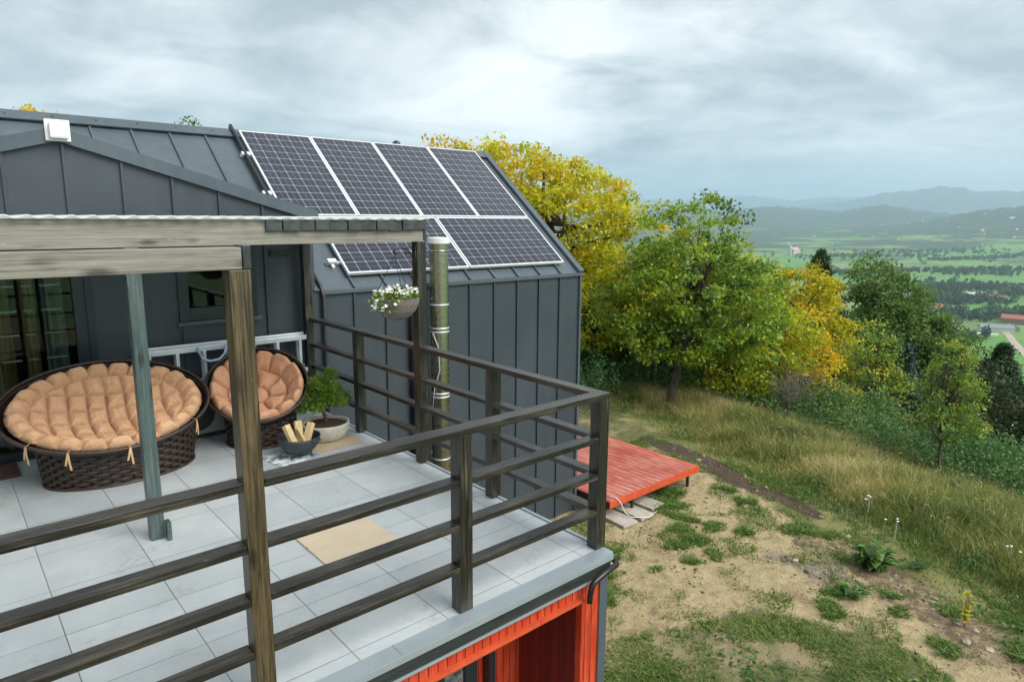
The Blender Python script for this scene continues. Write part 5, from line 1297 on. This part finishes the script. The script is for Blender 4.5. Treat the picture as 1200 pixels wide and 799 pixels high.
mb = MB(); mb.lathe([(5, 0), (5, 26), (6, 26.2), (0, 38)], 8, (2118, 1051, zf(2141, 1051) - 2)); mb.build('tower', M['vwall'], ch_)
# road
rp = [(848, 180), (815, 168), (785, 159), (750, 147), (716, 135), (660, 116), (595, 95), (500, 60), (420, 40)]
vs = []
for i, (x, y) in enumerate(rp):
    a_ = Vector(rp[min(i + 1, len(rp) - 1)]) - Vector(rp[max(i - 1, 0)]); a_.normalize(); nvx, nvy = -a_.y, a_.x
    w = 3.4
    vs += [(x + nvx * w, y + nvy * w, zf(x + nvx * w, y + nvy * w) + .25), (x - nvx * w, y - nvy * w, zf(x - nvx * w, y - nvy * w) + .25)]
o = MB().add(vs, [(2 * i, 2 * i + 1, 2 * i + 3, 2 * i + 2) for i in range(len(rp) - 1)]).build('road', M['road']); tag(o, kind='structure')
# tree lines and clumps of the valley: one mass
rows = [((889, 281), (926, 262), 30, 9), ((922, 258), (975, 254), 20, 9), ((939, 245), (998, 190), 70, 22), ((1010, 225), (1060, 170), 50, 24), ((1236, 409), (1383, 389), 70, 26), ((1290, 380), (1420, 305), 190, 40), ((1109, 350), (1172, 300), 80, 18), ((1130, 300), (1160, 250), 70, 20),
        ((1672, 594), (1876, 445), 130, 34), ((1876, 445), (2016, 380), 60, 30), ((2236, 690), (2454, 590), 80, 30), ((2454, 608), (2834, 540), 120, 40), ((1283, 276), (1330, 235), 60, 22), ((1250, 420), (1180, 480), 60, 30), ((1700, 500), (1760, 380), 70, 30),
        ((2100, 1000), (2500, 760), 170, 60), ((2600, 1000), (2900, 700), 170, 70), ((1040, 330), (1090, 290), 40, 12), ((760, 205), (775, 175), 14, 8), ((820, 245), (850, 225), 16, 7), ((1500, 700), (1600, 560), 90, 40), ((1400, 500), (1480, 400), 30, 40)]
rv = np.random.default_rng(310); C_ = []
for (a_, b_, n, sp) in rows:
    n = int(n * .8); f = rv.uniform(0, 1, n)[:, None]; C_.append(np.array(a_) * (1 - f) + np.array(b_) * f + rv.normal(size=(n, 2)) * np.array([sp, sp * .5]))
C_.append(np.stack([rv.uniform(700, 2600, 110), rv.uniform(120, 1300, 110)], 1))
C_ = np.concatenate(C_); hh = rv.uniform(6, 13, len(C_)); per = 90
d_ = unit(rv.normal(size=(len(C_) * per, 3))); 
H_ = np.repeat(hh, per)[:, None]
P = np.repeat(np.stack([C_[:, 0], C_[:, 1], gz(C_[:, 0], C_[:, 1]) + hh * .52], 1), per, 0) + d_ * H_ * np.array([.40, .40, .48]) * rv.uniform(.6, 1.05, (len(d_), 1))
o = quads_mesh('valley_trees', leaves_at(P, 2.3, 1.9, rv, .5), np.repeat(rv.beta(2, 3.2, len(C_)), per) + .12 * rv.normal(size=len(P)), M['leaf_valley']); tag(o, 'dark hedgerows and tree clumps between the valley fields', 'trees', kind='stuff')
# scrub on the slope between the wood and the fields
q = np.stack([rv.uniform(34, 300, 700), rv.uniform(-60, 130, 700)], 1); q = q[(dd(q[:, 0], q[:, 1]) > 26)]
hh = rv.uniform(2.0, 4.2, len(q)); per = 120; d_ = unit(rv.normal(size=(len(q) * per, 3))); H_ = np.repeat(hh, per)[:, None]
P = np.repeat(np.stack([q[:, 0], q[:, 1], gz(q[:, 0], q[:, 1]) + hh * .5], 1), per, 0) + d_ * H_ * np.array([.5, .5, .5]) * rv.uniform(.55, 1.05, (len(d_), 1))
o = quads_mesh('slope_wood', leaves_at(P, .7, .5, rv, .5), np.repeat(rv.beta(2, 3, len(q)), per) + .12 * rv.normal(size=len(P)), M['leaf_dark']); tag(o, 'far wooded slope dropping to the valley floor', 'trees', kind='stuff')

# ------------------------------------------------------------------ haze, sky, sun, camera
bm_ = MB().box(-21000, 21000, -21000, 21000, -135, 980)
m, t = mat('haze_air'); vol = t.nt.nodes.new('ShaderNodeVolumePrincipled')
vol.inputs['Color'].default_value = (.60, .81, 1.0, 1); vol.inputs['Density'].default_value = 1.2e-4; vol.inputs['Anisotropy'].default_value = .2
t.out(None, vol.outputs[0])
hz = bm_.build('haze', m); tag(hz, 'thin bluish haze over the valley', 'haze', kind='stuff')

w = bpy.data.worlds.new('World'); S.world = w; w.use_nodes = True
t = NT(w.node_tree)
SUN_EL, SUN_AZ = R(42), R(-72)        # azimuth measured from +X towards +Y
sky = t.nt.nodes.new('ShaderNodeTexSky'); sky.sky_type = 'NISHITA'; sky.sun_disc = False; sky.sun_elevation = SUN_EL
sky.sun_rotation = R(90) - SUN_AZ; sky.air_density = 1.0; sky.dust_density = 2.0; sky.ozone_density = 1.5
g = t.nt.nodes.new('ShaderNodeTexCoord').outputs['Generated']
x, y, z = t.xyz(g)
zz = t.math('ADD', t.math('MAXIMUM', z, 0.0), .17)
pv = t.nt.nodes.new('ShaderNodeCombineXYZ'); t.set(pv, '0', t.math('DIVIDE', x, zz)); t.set(pv, '1', t.math('DIVIDE', y, zz))
c1 = t.noise(t.mapping(pv.outputs[0], (.85, .85, 1), (3.1, 1.7, 0)), 1.0, 9, .58, .9)
c2 = t.noise(t.mapping(pv.outputs[0], (.22, .22, 1), (7.3, 4.2, 0)), 1.0, 4, .5, .2)
c3 = t.noise(t.mapping(pv.outputs[0], (2.6, 2.6, 1), (1.3, 5.2, 0)), 1.0, 8, .6, .8)
cl = t.math('ADD', t.math('ADD', t.math('MULTIPLY', c1, .46), t.math('MULTIPLY', c2, .34)), t.math('MULTIPLY', c3, .24))
cloud = t.ramp(t.rng(cl, .435, .615), [(0, (3.5, 3.9, 4.15)), (.35, (5.1, 5.5, 5.7)), (.65, (6.8, 7.05, 7.15)), (1, (8.8, 8.9, 8.9))])
# the bright break low in the north east
dv = t.nt.nodes.new('ShaderNodeVectorMath'); dv.operation = 'DOT_PRODUCT'; t.set(dv, '0', g)
a_, e_ = R(50), R(6.0); dv.inputs[1].default_value = (math.cos(a_) * math.cos(e_), math.sin(a_) * math.cos(e_), math.sin(e_))
br = t.rng(dv.outputs['Value'], .94, .997)
br = t.math('MULTIPLY', t.math('MULTIPLY', br, br), t.rng(c1, .36, .58))
cloud = t.mix(br, cloud, (10.6, 10.6, 10.4))
low = t.rng(z, .015, .10, .75, 0.0)
cloud = t.mix(t.math('MULTIPLY', low, t.rng(y, .3, .75, 1.0, .35)), cloud, (6.6, 7.0, 7.15))
colr = t.mix(.93, sky.outputs[0], cloud)
bg = t.nt.nodes.new('ShaderNodeBackground'); t.set(bg, 'Color', colr); bg.inputs['Strength'].default_value = .082
ow = t.nt.nodes.new('ShaderNodeOutputWorld'); t.nt.links.new(bg.outputs[0], ow.inputs[0])
w.cycles.sampling_method = 'MANUAL'; w.cycles.sample_map_resolution = 512

L = bpy.data.lights.new('sun', 'SUN'); L.energy = 2.5; L.angle = R(42); L.color = (1.0, .95, .88)
so_ = link(bpy.data.objects.new('sun', L))
dvec = Vector((math.cos(SUN_AZ) * math.cos(SUN_EL), math.sin(SUN_AZ) * math.cos(SUN_EL), math.sin(SUN_EL)))
so_.rotation_euler = dvec.to_track_quat('Z', 'Y').to_euler(); so_.location = (0, -10, 20)

cd = bpy.data.cameras.new('camera'); cam = link(bpy.data.objects.new('camera', cd)); S.camera = cam
pitch, yaw, roll = .1809, .8520, .0068
fw = Vector((math.cos(yaw) * math.cos(pitch), math.sin(yaw) * math.cos(pitch), -math.sin(pitch)))
r = Vector((math.sin(yaw), -math.cos(yaw), 0)); u = r.cross(fw)
r2 = r * math.cos(roll) + u * math.sin(roll); u2 = -r * math.sin(roll) + u * math.cos(roll)
cam.matrix_world = Matrix(((r2.x, u2.x, -fw.x, CAM[0]), (r2.y, u2.y, -fw.y, CAM[1]), (r2.z, u2.z, -fw.z, CAM[2]), (0, 0, 0, 1)))
cd.sensor_fit = 'HORIZONTAL'; cd.sensor_width = 36; cd.lens = 36 * 783.84 / 1200; cd.clip_start = .05; cd.clip_end = 60000

S.view_settings.view_transform = 'Standard'; S.view_settings.look = 'None'; S.view_settings.exposure = 0.82; S.view_settings.gamma = 1.0
S.cycles.use_denoising = True
S.cycles.max_bounces = 6; S.cycles.diffuse_bounces = 3; S.cycles.glossy_bounces = 3; S.cycles.transmission_bounces = 4; S.cycles.transparent_max_bounces = 8; S.cycles.volume_bounces = 1
S.cycles.use_adaptive_sampling = True; S.cycles.adaptive_threshold = .02
